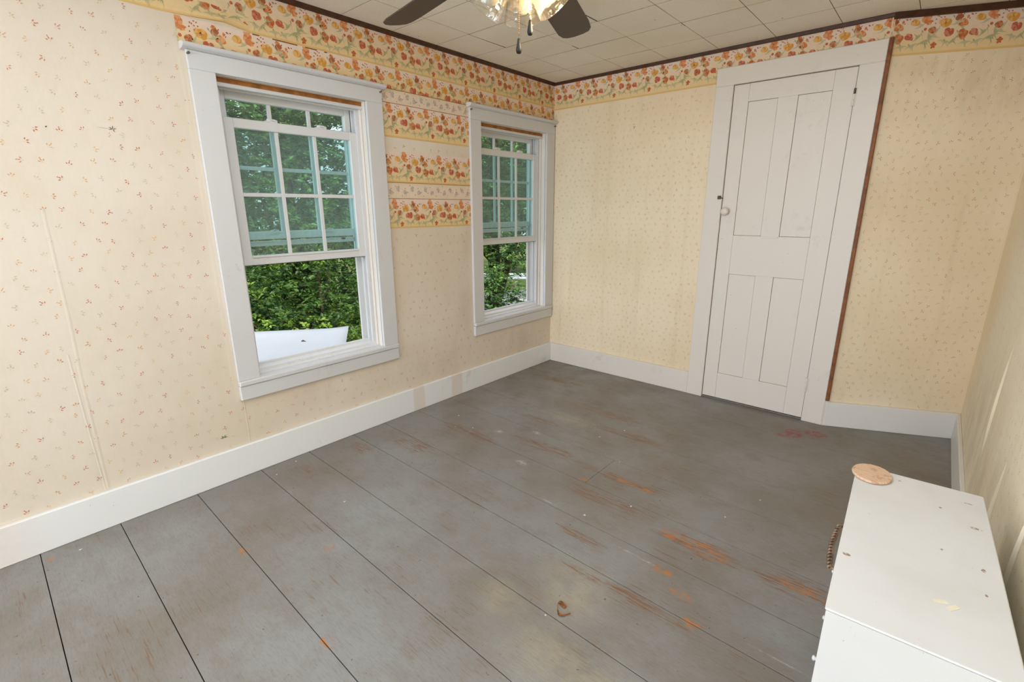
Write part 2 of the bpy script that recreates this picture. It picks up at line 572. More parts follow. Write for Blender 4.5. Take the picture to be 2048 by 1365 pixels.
# ------------------------------------------------------------------ ceiling with tiles
ce = MB().box((-0.18, YREAR - 0.15, H + 0.012), (XR + 0.18, 0.5, H + 0.14)).build('ceiling', 'dark_gap', kind='structure')
tag(ce, 'ceiling of square off-white fibre tiles')
tx = [0.0] + [0.30 + 0.3272 * k for k in range(8)]
tx = [x for x in tx if x < XR - 0.05] + [XR]
ty = [0.30, 0.02] + [-0.285 - 0.318 * k for k in range(22)]
ty = [y for y in ty if y > YREAR + 0.05] + [YREAR]
tile_cache = {}
sag = {(1, 3): 0.006, (1, 4): 0.004, (2, 2): 0.006, (2, 3): 0.003, (3, 3): 0.004, (4, 2): 0.003}
for i in range(len(tx) - 1):
    for j in range(len(ty) - 1):
        w, d = tx[i + 1] - tx[i], ty[j] - ty[j + 1]
        key = (round(w, 3), round(d, 3))
        if key not in tile_cache:
            o = MB().box((0.0009, -d + 0.0009, -0.0), (w - 0.0009, -0.0009, 0.012)).build('ceiling_tile', 'tile', ce, 0.0008)
            o.data.materials.append(MAT['fibre'])
            for pf in o.data.polygons:
                if abs(pf.normal.z) < 0.9: pf.material_index = 1
            tile_cache[key] = o.data
        else:
            o = bpy.data.objects.new('ceiling_tile', tile_cache[key])
            COL.objects.link(o); o.parent = ce
        o.location = (tx[i], ty[j], H)
        s_ = sag.get((i, j), 0.0) * 0.6 + rng.uniform(0, 0.0004)
        o.rotation_euler = (s_ * 2.0, -s_ * 1.2, 0)


for x, y0, y1, w in ((0.300, -1.24, -0.925, 0.005), (0.9544, -1.06, -0.925, 0.0045), (0.6272, -0.675, -0.605, 0.004), (1.2816, -0.60, -0.545, 0.004)):
    box('open_joint', (x - w / 2, y0, H - 0.0012), (x + w / 2, y1, H + 0.004), 'dark_gap', ce, 0)

# ------------------------------------------------------------------ walls
def wall_with_holes(name, axis, at, thick, u0, u1, z0, z1, holes, mat):
    """wall slab whose inner face lies at 'at'; holes are (u0,u1,z0,z1)"""
    us = sorted({u0, u1, *[h[0] for h in holes], *[h[1] for h in holes]})
    zs = sorted({z0, z1, *[h[2] for h in holes], *[h[3] for h in holes]})
    m = MB()
    for a, b in zip(us[:-1], us[1:]):
        for c, d in zip(zs[:-1], zs[1:]):
            uc, zc = (a + b) / 2, (c + d) / 2
            if any(h[0] < uc < h[1] and h[2] < zc < h[3] for h in holes):
                continue
            lo, hi = min(at, at + thick), max(at, at + thick)
            m.box((lo, a, c), (hi, b, d)) if axis == 0 else m.box((a, lo, c), (b, hi, d))
    me = m.build(name, mat, kind='structure', fixnormals=False)
    return me


hol = [(OY1 + w['dy'], OY2 + w['dy'], OZ1 + w['dz'], OZ2 + w['dz']) for w in (W1, W2)]
wl = wall_with_holes('wall_left', 0, 0.0, -WT, YREAR - 0.15, 0.15, -0.1, H + 0.012, hol, 'paper_left')
tag(wl, 'left wall in cream sprig wallpaper with two sash windows')
DX1, DX2, DZ = 1.399, 2.046, 2.077
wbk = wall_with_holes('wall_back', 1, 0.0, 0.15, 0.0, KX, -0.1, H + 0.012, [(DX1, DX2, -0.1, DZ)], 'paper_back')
tag(wbk, 'back wall in cream sprig wallpaper around the white door')
ku = Vector((math.cos(KA), math.sin(KA), 0)); kn = Vector((math.sin(KA), -math.cos(KA), 0))
kp = Vector((KX, 0, 0))


def kpt(u, off, z):
    p = kp + ku * u + kn * off
    return (p.x, p.y, z)


def kbox(name, u0, u1, o0, o1, z0, z1, mat, parent=None, bevel=0.002, kind=None, mat2=None):
    poly = [kpt(u0, o0, 0)[:2], kpt(u1, o0, 0)[:2], kpt(u1, o1, 0)[:2], kpt(u0, o1, 0)[:2]]
    return MB().prism(poly, z0, z1).build(name, mat, parent, bevel, kind=kind)


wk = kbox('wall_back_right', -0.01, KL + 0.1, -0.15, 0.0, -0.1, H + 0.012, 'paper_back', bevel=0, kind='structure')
tag(wk, 'angled wall right of the door in cream sprig wallpaper')
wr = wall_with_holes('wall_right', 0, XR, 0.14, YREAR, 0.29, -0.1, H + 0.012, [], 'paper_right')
tag(wr, 'right wall in browned peeling wallpaper beside the white cabinet')
wre = wall_with_holes('wall_rear', 1, YREAR, -0.15, 0.0, XR + 0.14, -0.1, H + 0.012, [(0.3, 2.5, 0.4, 2.1)], 'paper_left')
tag(wre, 'rear wall behind the photographer')

# baseboards
BZ = 0.165


def base(name, m, label, mat='base_white'):
    o = m.build(name, mat, bevel=0.003, kind='structure')
    tag(o, label)
    return o


base('baseboard_left', MB().box((0, YREAR, 0.0), (0.02, 0, BZ)), 'tall white baseboard below the two windows')
base('baseboard_back', MB().box((0.02, -0.02, 0.0), (1.289, 0, BZ)), 'white baseboard between the corner and the door', 'door_white')
kb = MB().prism([kpt(0.005, 0.0, 0)[:2], kpt(KL, 0.0, 0)[:2], (XR - 0.0005, 0.29 - 0.022), kpt(-0.004, 0.02, 0)[:2]], 0.0, BZ - 0.005)
base('baseboard_back_right', kb, 'white baseboard on the angled wall right of the door', 'base_right')
base('baseboard_right', MB().box((XR - 0.018, YREAR, 0), (XR, 0.262, BZ - 0.005)), 'white baseboard running behind the cabinet', 'base_right')

# ceiling trim strips
t1 = MB().extrude_profile([(0.0, H - 0.022), (0.012, H - 0.020), (0.018, H - 0.004), (0.018, H), (0.0, H)], 1, YREAR, 0.0).build('trim_1', 'brown_trim', kind='structure')
tag(t1, 'thin dark brown ceiling trim on the window wall')
t2 = MB().extrude_profile([(0.0, H - 0.020), (-0.012, H - 0.018), (-0.016, H - 0.004), (-0.016, H), (0.0, H)], 0, 0.0, KX).build('trim_2', 'brown_trim', kind='structure')
tag(t2, 'thin dark brown ceiling trim over the door')
t3 = kbox('trim_3', -0.005, KL, 0.0, 0.018, H - 0.030, H, 'brown_trim', bevel=0.003, kind='structure')
tag(t3, 'thicker brown ceiling trim on the angled wall')

# ------------------------------------------------------------------ wallpaper print
# every print element is laid out in paper space (u along the wall, v up) and mapped to the wall
ORANGE, YELLOW, RUST, RED, BROWN = lin((222, 132, 72)), lin((226, 164, 60)), lin((196, 98, 40)), lin((193, 86, 64)), lin((158, 84, 44))
GREEN, GREEN2, PINK = lin((166, 164, 116)), lin((196, 186, 144)), lin((178, 74, 62))


def mixc(a, b, t):
    return tuple(x * (1 - t) + y * t for x, y in zip(a, b))


class Print:
    def __init__(s, mapf, u0, u1, v0, v1):
        s.m = MB(); s.map = mapf; s.lim = (u0, u1, v0, v1); s.k = 0

    def poly(s, pts, col):
        u0, u1, v0, v1 = s.lim
        if max(p[0] for p in pts) < u0 or min(p[0] for p in pts) > u1 or max(p[1] for p in pts) < v0 or min(p[1] for p in pts) > v1:
            return
        pts = [(min(max(u, u0), u1), min(max(v, v0), v1)) for u, v in pts]
        s.k += 1
        off = 0.0005 + (s.k % 12) * 0.00004
        s.m.poly([s.map(u, v, off) for u, v in pts], col)

    def petal(s, u, v, L, w, a, col, tip=0.75):
        ca, sa = math.cos(a), math.sin(a)
        q = [(0, 0), (0.35 * L, -0.42 * w), (tip * L, -0.5 * w), (L * 0.97, -0.18 * w), (L, 0.2 * w), (tip * L, 0.5 * w), (0.35 * L, 0.42 * w)]
        s.poly([(u + x * ca - y * sa, v + x * sa + y * ca) for x, y in q], col)

    def leaf(s, u, v, L, w, a, col):
        ca, sa = math.cos(a), math.sin(a)
        q = [(0, 0), (0.4 * L, -0.5 * w), (L, 0), (0.4 * L, 0.5 * w)]
        s.poly([(u + x * ca - y * sa, v + x * sa + y * ca) for x, y in q], col)

    def flower(s, u, v, rx, ry, col, n=6, rot=0.0, mid=None):
        for i in range(n):
            a = rot + 2 * math.pi * i / n
            j = 1 + 0.16 * math.sin(i * 2.3 + u * 91)
            rr = j * math.hypot(rx * math.cos(a), ry * math.sin(a))
            c = mixc(col, (1.0, 0.72, 0.45), 0.20) if i % 2 else mixc(col, RUST, 0.22)
            s.petal(u, v, rr, rr * 0.98, a, c)
        for i in range(n):
            a = rot + 2 * math.pi * (i + 0.5) / n
            s.leaf(u, v, 0.7 * math.hypot(rx * math.cos(a), ry * math.sin(a)), 0.10 * rx, a, mixc(col, BROWN, 0.55))
        s.flowerdot(u, v, 0.24 * rx, mid or mixc(BROWN, GREEN, 0.3))

    def flowerdot(s, u, v, r, col):
        s.poly([(u + r * math.cos(i * math.pi / 3), v + r * math.sin(i * math.pi / 3)) for i in range(6)], col)

    def fan(s, u, v, r, a0, spread, n, col):
        for i in range(n):
            a = a0 + spread * (i / (n - 1) - 0.5)
            c = mixc(col, (1, 0.75, 0.4), 0.25) if i % 2 else mixc(col, RUST, 0.25)
            s.petal(u, v, r * (1 - 0.12 * abs(i - (n - 1) / 2)), r * 0.62, a, c)

    def sprayleaves(s, u, v, r, a0, col, n=6):
        for i in range(n):
            a = a0 + (i - (n - 1) / 2) * 0.42
            s.leaf(u, v, r * (0.7 + 0.3 * math.cos(i * 2.1)), r * 0.17, a, col if i % 2 else mixc(col, GREEN2, 0.6))

    def floral(s, U, V, S=1.0, sv=1.0):
        """one repeat, 0.275 wide, 0.185 high"""
        def P(x, y): return (U + (x - 150) / 1127 * S, V + (878 - y) / 1444 * sv)
        G = s.sprayleaves
        for x, y, r, a, c in ((290, 790, .034, -1.2, GREEN), (262, 772, .026, 2.4, GREEN), (305, 775, .03, 0.2, GREEN), (180, 815, .026, -1.5, GREEN2), (232, 812, .028, -1.2, GREEN2),
                              (395, 800, .028, -1.9, GREEN2), (452, 770, .024, -1.0, GREEN), (452, 715, .030, 0.6, GREEN), (440, 700, .028, 1.9, GREEN2), (350, 735, .024, 2.6, GREEN2),
                              (425, 800, .026, -0.8, GREEN), (330, 775, .026, 1.2, GREEN2), (265, 700, .024, 2.1, GREEN2)):
            G(*P(x, y), r * 1.3 * S, a, c, 7)
        for x, y in ((170, 800), (215, 805), (300, 800), (385, 790), (440, 740), (270, 720), (410, 640)):
            u, v = P(x, y)
            s.leaf(u, v, 0.05 * S, 0.003, -1.3 + 0.3 * math.sin(x), GREEN2)
            s.leaf(u, v, 0.018 * S, 0.007, -1.0, GREEN)
        u, v = P(163, 768); s.flower(u, v, .021 * S, .022 * S, RUST, 7, 0.3)
        u, v = P(213, 762)
        s.fan(u + .004, v - .014, .034 * S, 1.95, 0.8, 3, RED); s.fan(u + .004, v - .012, .018 * S, 0.6, 1.0, 3, RED)
        u, v = P(155, 693); s.fan(u, v - .014, .032 * S, 1.57, 1.9, 5, ORANGE)
        u, v = P(232, 668); s.fan(u, v - .016, .034 * S, 1.5, 1.35, 4, YELLOW)
        u, v = P(290, 652); s.flower(u - .003, v + .006, .019 * S, .027 * S, ORANGE, 6, 0.6); s.fan(u + .004, v - .008, .022 * S, -0.9, 1.1, 3, ORANGE)
        u, v = P(378, 685); s.flower(u, v, .024 * S, .021 * S, YELLOW, 7, 0.1)
        u, v = P(438, 655); s.fan(u - .004, v + .012, .032 * S, -1.1, 0.9, 3, BROWN); s.fan(u, v + .01, .016 * S, 1.5, 1.8, 4, RUST)
        u, v = P(322, 727); s.flower(u, v, .015 * S, .018 * S, mixc(RUST, BROWN, 0.5), 6, 0.9)
        u, v = P(287, 717); s.flowerdot(u, v, .0075 * S, mixc(RUST, RED, 0.5))
        u, v = P(405, 750); s.flower(u, v, .025 * S, .017 * S, RED, 7, 0.5)
        u, v = P(340, 832)
        for a, L in ((0.6, .016), (2.5, .015), (1.5, .018), (-0.9, .012), (-2.2, .014)):
            s.petal(u, v, L * S, L * 0.7, a, mixc(RUST, RED, 0.3))
        for i, (x, y) in enumerate(((335, 630), (350, 622), (362, 632), (345, 645), (358, 650), (335, 655), (352, 665), (366, 645), (482, 662), (490, 676), (505, 650), (518, 642), (498, 638), (525, 655), (146, 640), (330, 690), (318, 672))):
            u, v = P(x, y); s.leaf(u, v, .0085 * S, .0065 * S, -1.2 + i, mixc(PINK, RED, (i % 3) / 3))
        u, v = P(480, 665); s.petal(u, v - .006, .018 * S, .010, 1.4, ORANGE)

    def build(s, parent, name='flower_print'):
        return s.m.build(name, 'print', parent, kind='stuff', fixnormals=False)


def left_map(u, v, off):            # u = world y, v = world z, flipped so faces look into the room
    return (off, u, v)


def back_map(u, v, off):
    return (u, -off, v)


def k_map(u, v, off):
    return kpt(u, off, v)


def right_map(u, v, off):
    return (XR - off, -u, v)


B_TOP, B_MID, B_LOW, B_END = lin((238, 216, 200)), lin((236, 212, 188)), lin((236, 206, 152)), lin((226, 186, 116))


def strip(name, mapf, u0, u1, v0, v1, parent, thick=0.0012, top_edge=None, cols=None, label=None, lift=None, nu=None):
    """one pasted strip of border paper; its printed ground runs from pinkish white to yellow"""
    m = MB()
    rows = [(1.0, B_END if top_edge else B_TOP), (0.93, B_TOP), (0.6, mixc(B_MID, B_LOW, 0.25)), (0.35, mixc(B_MID, B_LOW, 0.8)), (0.16, B_LOW), (0.07, B_LOW), (0.03, B_END), (0.0, B_END)]
    if cols: rows = [(1.0, cols[0]), (0.5, cols[1]), (0.0, cols[0])]
    nu = nu or max(1, int((u1 - u0) / 0.25))
    us = [u0 + (u1 - u0) * i / nu for i in range(nu + 1)]
    def V(u, t):
        dv, dx = lift(u, t) if lift else (0, 0)
        return mapf(u, v0 + (v1 - v0) * t + dv, thick + dx)
    b = 0
    P = [[V(u, t) for u in us] for t, c in rows]
    nc = len(us)
    for r in P: m.v.extend(r)
    for i in range(len(rows) - 1):
        for j in range(nc - 1):
            m.f.append((i * nc + j, (i + 1) * nc + j, (i + 1) * nc + j + 1, i * nc + j + 1))
            m.c.append([rows[i][1], rows[i + 1][1], rows[i + 1][1], rows[i][1]])
    # paper edge below
    k = len(m.v)
    m.v += [mapf(u, v0 + (lift(u, 0)[0] if lift else 0), 0.0) for u in us]
    i = len(rows) - 1
    for j in range(nc - 1):
        m.f.append((i * nc + j, k + j, k + j + 1, i * nc + j + 1)); m.c.append(rows[-1][1])
    o = m.build(name, 'print', parent, fixnormals=False)
    if label: o['label'] = label
    return o


def peel(u, t):
    """bottom edge of the top border has let go of the wall near the first window"""
    g = math.exp(-((u + 2.49) / 0.075) ** 2)
    k = max(0.0, 1 - t / 0.45)
    return (0.022 * g * k * k, 0.016 * g * k)


def peel_map(mapf, v0, v1):
    def f(u, v, off):
        t = (v - v0) / (v1 - v0)
        dv, dx = peel(u, t)
        return mapf(u, v + dv, off + dx + 0.0010)
    return f


def floral_strip(mapf, u0, u1, v0, v1, phase, parent, label=None, top_edge=False, lift=None, cut_low=None, S=1.0):
    vt = v0 if cut_low is None else cut_low
    st = strip('wallpaper_border', mapf, u0, u1, v0, v1, parent, top_edge=top_edge, label=label, lift=lift, nu=60 if lift else None)
    mp = (peel_map(mapf, v0, v1) if lift else (lambda u, v, off: mapf(u, v, off + 0.0010)))
    pr = Print(mp, u0 + 0.001, u1 - 0.001, v0 + 0.001, v1 - 0.001)
    full = 0.185
    u = phase - math.ceil((phase - u0) / 0.275 + 1) * 0.275
    while u < u1 + 0.3:
        pr.floral(u, (v1 - full) if True else v0, S, (v1 - v0) / 0.185 if cut_low is None and (v1 - v0) < 0.185 and not lift else 1.0)
        u += 0.275
    pr.build(st)
    return st


# top border, second (cut) border, and the bands between the windows
floral_strip(left_map, YREAR, -0.0015, 2.112, H - 0.012, -1.809 - 0.168, wl, 'poppy wallpaper border below the ceiling', True, peel)
floral_strip(left_map, -2.640, -0.0015, 2.003, 2.112, -1.65, wl, 'second cut poppy border above the windows', cut_low=True)
floral_strip(left_map, -1.660, -0.963, 1.744, 1.929, -1.561 - 0.168, wl, 'upper poppy band between the windows')
floral_strip(left_map, -1.660, -0.963, 1.491, 1.670, -1.640, wl, 'middle poppy band between the windows')
floral_strip(left_map, -1.660, -0.963, 1.222, 1.398, -1.561 - 0.168, wl, 'lower poppy band between the windows')
floral_strip(back_map, 0.0015, KX, 2.100, H - 0.012, 0.10, wbk, 'poppy wallpaper border along the back wall', True)
floral_strip(k_map, 0.002, KL - 0.002, 2.098, H - 0.014, 0.02, wk, 'poppy wallpaper border on the angled wall', True)
floral_strip(right_map, -0.29, -YREAR, 2.10, H - 0.012, 0.3, wr, 'poppy wallpaper border on the right wall', True)


def blue_strip(v0, v1):
    st = strip('wallpaper_border', left_map, -1.660, -0.963, v0, v1, wl, cols=(lin((233, 212, 186)), lin((238, 219, 197))), label='pale blue vine band between the windows')
    pr = Print(lambda u, v, off: left_map(u, v, off + 0.0010), -1.659, -0.964, v0 + .001, v1 - .001)
    BL, BL2 = lin((196, 190, 182)), lin((214, 204, 188))
    h = v1 - v0
    for k in range(14):
        u = -1.63 + k * 0.053; v = v0 + h * (0.40 + 0.22 * (k % 2))
        pr.flower(u, v, .014, .016, BL, 6, k, mixc(BL, GREEN, 0.3))
        for j in range(5):
            a = j * 0.7 + k
            pr.leaf(u + .02 * math.cos(a), v + .018 * math.sin(a), .022, .003, a + 1.2, BL2)
    for k in range(34):
        u = -1.65 + k * 0.0205; v = v0 + h * (0.15 + 0.7 * ((k * 0.618) % 1))
        pr.leaf(u, v, .008, .006, k, PINK if k % 3 else BROWN)
    pr.build(st)


blue_strip(1.929, 2.003)
blue_strip(1.398, 1.491)
# dark pasted edges under the bands
for z in (1.929, 1.491, 1.398, 2.003):
    m = MB(); m.box((0.0, -1.660, z - 0.0014), (0.0030, -0.963, z + 0.0010)); m.build('band_edge', 'bare_wood', wl)
# torn brown glue line under the top border
for a, b in ((-2.24, -2.12), (-2.08, -2.02), (-2.33, -2.30), (-1.98, -1.965)):
    m = MB(); m.box((0.0, a, 2.1075), (0.0032, b, 2.1115)); m.build('torn_edge', 'brown_edge', wl)


def sprigs(mapf, u0, u1, v0, v1, holes, parent, seed, fade=0.0, ground=(238, 223, 203), p=0.067, LS=1.0):
    r = random.Random(seed)
    pr = Print(mapf, u0, u1, v0, v1)
    cols = [lin((202, 98, 66)), lin((222, 178, 120)), lin((190, 184, 168)), lin((214, 150, 96)), lin((196, 108, 70)), lin((206, 192, 158))]
    nrow = int((v1 - v0) / (p * 0.87)); ncol = int((u1 - u0) / p) + 1
    g = lin(ground)
    for i in range(nrow + 1):
        for j in range(ncol + 1):
            u = u0 + (j + 0.5 * (i % 2)) * p + r.uniform(-.011, .011)
            v = v0 + i * p * 0.87 + r.uniform(-.011, .011)
            if any(h[0] - .012 < u < h[1] + .012 and h[2] - .012 < v < h[3] + .012 for h in holes): continue
            if not (u0 + .012 < u < u1 - .012 and v0 < v < v1 - .012): continue
            c = mixc(cols[(i * 2 + j * 3 + r.randrange(3)) % 6], g, min(0.9, max(0.0, fade + r.uniform(0.0, 0.3))))
            a0 = math.pi / 2 + r.uniform(-2.2, 2.2)
            L = r.uniform(.0078, .0102) * LS
            pr.leaf(u + .002 * math.cos(a0), v + .002 * math.sin(a0), L * 1.0, L * .45, a0, c)
            pr.leaf(u + .0042 * math.sin(a0), v - .0042 * math.cos(a0), L * .95, L * .45, a0 - 0.8, c)
            pr.leaf(u - .0042 * math.sin(a0), v + .0042 * math.cos(a0), L * .95, L * .45, a0 + 0.8, c)
            if r.random() < 0.4:
                pr.leaf(u + .010 * math.cos(a0), v + .010 * math.sin(a0), L * .7, L * .4, a0 + r.uniform(-.5, .5), c)
            pr.leaf(u - .006 * math.cos(a0), v - .006 * math.sin(a0), .006, .0014, a0, mixc(c, g, 0.3))
    o = pr.build(parent, 'sprig_print')
    return o


wh = lambda w: (-2.621 + w['dy'] - .01, -1.661 + w['dy'] + .01, 0.40, 2.0)
sprigs(left_map, -4.99, -0.003, 0.172, 2.110, [wh(W1), wh(W2), (-1.66, -0.963, 1.222, 1.67), (-1.66, -0.963, 1.744, 2.2), (-2.64, 0, 2.0, 2.3)], wl, 3, -0.06)
sprigs(back_map, 0.003, KX - 0.005, 0.172, 2.098, [(1.285, 2.2, 0, 2.3)], wbk, 4, -0.05, (232, 216, 192), 0.048, 0.85)
sprigs(k_map, 0.012, KL - 0.003, 0.168, 2.096, [], wk, 5, -0.08, (232, 216, 192), 0.048, 0.85)
sprigs(right_map, -0.28, 4.0, 0.168, 2.098, [], wr, 6, 0.55, (226, 204, 164), 0.055, 0.8)

# small scuffs, nail holes and a green crayon mark on the papers
sk = Print(lambda u, v, off: left_map(u, v, off + 0.0004), -5, 0, 0.0, 2.3)
DK = lin((92, 76, 62))
for a in (0.2, 2.6, 3.4, 5.2, 1.4):
    sk.leaf(-2.920, 1.643, .014, .003, a, DK)
sk.leaf(-2.925, 1.643, .05, .0014, 3.1, lin((190, 172, 150)))
sk.leaf(-3.119, 1.628, .008, .005, 0.6, DK)
for a in (0.1, 0.9, 2.2, 3.0):
    sk.leaf(-2.723, 0.235, .018, .005, a, lin((96, 122, 62)))
sk.build(wl, 'scuff_marks')
sk = Print(lambda u, v, off: back_map(u, v, off + 0.0004), 0, 2.2, 0.0, 2.3)
for a in (0.9, 2.4, 4.4):
    sk.leaf(0.723, 1.902, .013, .004, a, DK)
sk.leaf(0.531, 1.104, .010, .008, 0.2, lin((214, 204, 190)))
sk.build(wbk, 'scuff_marks')

# wallpaper seams and curls: thin overlapping edges of paper
def paper_seam(mapf, pts, w, parent, mat):
    m = MB()
    P = []
    for du, off in ((-w, 0.0002), (-w * 0.3, 0.0009), (w * 0.3, 0.0008), (w, 0.0002)):
        P.append([mapf(u + du, v, off) for u, v in pts])
    m.quadgrid(P)
    m.build('paper_seam', mat, parent, smooth=True)


paper_seam(left_map, [(-3.181, 1.34), (-3.183, 0.9), (-3.190, 0.7), (-3.191, 0.172)], 0.006, wl, 'paper_left')
paper_seam(left_map, [(-3.212, 0.78), (-3.208, 0.5), (-3.200, 0.172)], 0.004, wl, 'paper_left')
paper_seam(left_map, [(-2.640, 1.95), (-2.641, 1.3), (-2.640, 0.5)], 0.010, wl, 'paper_left')
paper_seam(left_map, [(-2.607, 0.395), (-2.606, 0.172)], 0.003, wl, 'paper_left')
for y in (-0.95, -0.78, -0.62, -0.49, -0.36, -0.30, -0.18, -1.19):
    paper_seam(left_map, [(y, 0.40), (y + 0.004, 0.28), (y + 0.002, 0.17)], 0.0025, wl, 'paper_left')
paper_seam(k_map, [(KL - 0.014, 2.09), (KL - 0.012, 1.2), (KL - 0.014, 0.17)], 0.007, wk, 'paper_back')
for y0, z0, z1, dy in ((0.95, 0.35, 0.85, 0.06), (1.45, 0.2, 0.6, 0.05), (1.9, 0.3, 0.7, 0.05)):
    m = MB(); P = []
    for k in range(9):
        t = k / 8
        v = z0 + (z1 - z0) * t; u = y0 + dy * t
        a = 0.007 * math.sin(math.pi * t)
        P.append([right_map(u, v, 0.0003), right_map(u - 0.005, v, 0.001 + a * 0.5), right_map(u - 0.009, v, 0.001 + a)])
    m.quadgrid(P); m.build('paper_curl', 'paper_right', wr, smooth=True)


# ------------------------------------------------------------------ windows
def make_window(name, dy, dz, label, capend):
    w = empty(name, (0, dy, dz), kind='structure')
    tag(w, label)
    A, B, S0, T = -2.621, -1.661, 0.505, 1.986      # outer casing, stool top, head top
    i0, i1, it = -2.518, -1.765, 1.912
    cw = 0.02
    box('casing', (0, A, S0), (cw, i0, it), 'trim_white', w)
    box('casing', (0, i1, S0), (cw, B, it), 'trim_white', w)
    box('head_casing', (0, A, it), (cw, B, T), 'trim_white', w)
    # rounded cap moulding over the head
    prof = [(0, T - 0.002), (0.030, T), (0.044, T + 0.006), (0.050, T + 0.014), (0.046, T + 0.022), (0.036, T + 0.025), (0, T + 0.027)]
    MB().extrude_profile(prof, 1, A - 0.018, capend - dy if capend is not None else B + 0.018).build('cap_moulding', 'trim_white', w, 0.0015)
    for y in (A + 0.004, B - 0.012):
        MB().tube([(cw, y, T - 0.016), (cw + .008, y, T - 0.016), (cw + .010, y + .006, T - 0.012)], .0045, 6).build('curtain_hook', 'rust', w)
    # stool and apron
    box('stool', (-0.055, i0, S0 - 0.022), (0.002, i1, S0), 'trim_white', w, 0.001)
    box('stool', (0.0, A, S0 - 0.026), (0.030, B, S0), 'trim_white', w, 0.004)
    box('apron', (0, A, 0.404), (0.022, B, S0 - 0.027), 'trim_white', w, 0.003)
    # wood jambs
    box('jamb', (-0.055, i0 - 0.002, S0), (0.0, i0 + 0.001, it), 'trim_white', w, 0)
    box('jamb', (-0.055, i1 - 0.001, S0), (0.0, i1 + 0.002, it), 'door_white', w, 0)
    box('stop_bead', (-0.055, i1 - 0.012, S0), (-0.036, i1 - 0.001, it - 0.02), 'door_white', w, 0.003)
    box('stop_bead', (-0.055, i0 + 0.001, S0), (-0.036, i0 + 0.010, it - 0.02), 'door_white', w, 0.003)
    box('head_jamb', (-0.055, i0, it - 0.002), (0.0, i1, it), 'door_white', w, 0)
    # strip of unpainted wood showing above the vinyl frame
    box('bare_wood_strip', (-0.046, i0 + 0.001, 1.889), (-0.030, i1 - 0.001, it - 0.002), 'bare_wood', w, 0.001)
    box('head_stop', (-0.052, i0 + 0.001, 1.872), (-0.026, i1 - 0.001, 1.889), 'trim_white', w, 0.002)
    # vinyl frame: sides with two tracks, head, sloped sill
    fr = empty('vinyl_frame', parent=w)
    for s, e in ((1, i0 + 0.001), (-1, i1 - 0.001)):
        def q(d): return e + s * d
        box('track', (-0.155, q(0), S0), (-0.056, q(0.016), 1.90), 'vinyl', fr, 0.001)
        for xa, xb, d in ((-0.062, -0.056, 0.030), (-0.102, -0.094, 0.032), (-0.155, -0.140, 0.046), (-0.082, -0.078, 0.020), (-0.122, -0.118, 0.021)):
            box('track_rib', (xa, q(0.016), S0), (xb, q(d), 1.885), 'vinyl', fr, 0.0008)
    box('frame_head', (-0.155, i0 + .001, 1.880), (-0.056, i1 - .001, 1.909), 'vinyl', fr, 0.001)
    box('frame_head_lip', (-0.066, i0 + .017, 1.866), (-0.058, i1 - .017, 1.880), 'vinyl', fr, 0.001)
    MB().extrude_profile([(-0.155, 0.492), (-0.030, 0.492), (-0.030, 0.512), (-0.052, 0.516), (-0.056, 0.528), (-0.096, 0.534), (-0.10, 0.546), (-0.112, 0.548), (-0.116, 0.535), (-0.155, 0.528)], 1, i0 + 0.001, i1 - 0.001).build('frame_sill', 'vinyl', fr, 0.0008)

    # sashes
    def sash(nm, x0, x1, y0, y1, z0, z1, st, rb, rtp, zm, ym, glass):
        s = empty(nm, parent=w)
        box('stile', (x0, y0, z0), (x1, y0 + st, z1), 'vinyl', s, 0.003)
        box('stile', (x0, y1 - st, z0), (x1, y1, z1), 'vinyl', s, 0.003)
        box('rail', (x0, y0 + st, z0), (x1, y1 - st, z0 + rb), 'vinyl', s, 0.003)
        box('rail', (x0, y0 + st, z1 - rtp), (x1, y1 - st, z1), 'vinyl', s, 0.003)
        xm = (x0 + x1) / 2
        gy0, gy1, gz0, gz1 = y0 + st, y1 - st, z0 + rb, z1 - rtp
        mw = 0.009
        for y in ym:
            box('muntin', (xm - .005, y - mw, gz0), (xm + .008, y + mw, gz1), 'vinyl', s, 0.001)
        ys = [gy0] + [v for y in ym for v in (y - mw, y + mw)] + [gy1]
        for k in range(0, len(ys), 2):
            box('muntin', (xm - .005, ys[k], zm - mw), (xm + .008, ys[k + 1], zm + mw), 'vinyl', s, 0.001)
            for a, b in ((gz0, zm - mw), (zm + mw, gz1)):
                box('pane', (xm - .0015, ys[k], a), (xm + .0015, ys[k + 1], b), glass, s, 0)
        return s
    up = sash('upper_sash', -0.134, -0.104, i0 + .032, i1 - .034, 1.186, 1.879, 0.036, 0.040, 0.040, 1.534, (-2.246, -2.041), 'glass_out')
    lo = sash('lower_sash', -0.092, -0.062, -2.486, -1.793, 1.063, 1.752, 0.044, 0.047, 0.044, 1.406, (-2.243, -2.042), 'glass_in')
    box('rail_groove', (-0.0622, -2.44, 1.100), (-0.0560, -1.84, 1.106), 'vinyl', lo, 0.001)
    box('underside_strip', (-0.090, -2.48, 1.060), (-0.070, -1.80, 1.0635), 'dark_gap', lo, 0)  # thin dark strip along the underside of the lower rail
    for y in (-2.262, -2.000):
        k = MB().box((-0.088, y - 0.030, 1.752), (-0.064, y + 0.030, 1.757))
        k.lathe([(0.001, 0.012), (0.010, 0.012), (0.013, 0.004), (0.013, 0.0)], 14, Matrix.Translation((-0.077, y - 0.006, 1.757)))
        k.tube([(-0.072, y - 0.004, 1.764), (-0.068, y + 0.016, 1.763), (-0.066, y + 0.030, 1.760)], [0.005, 0.005, 0.004], 8)
        k.build('sash_lock', 'vinyl', lo, 0.001)
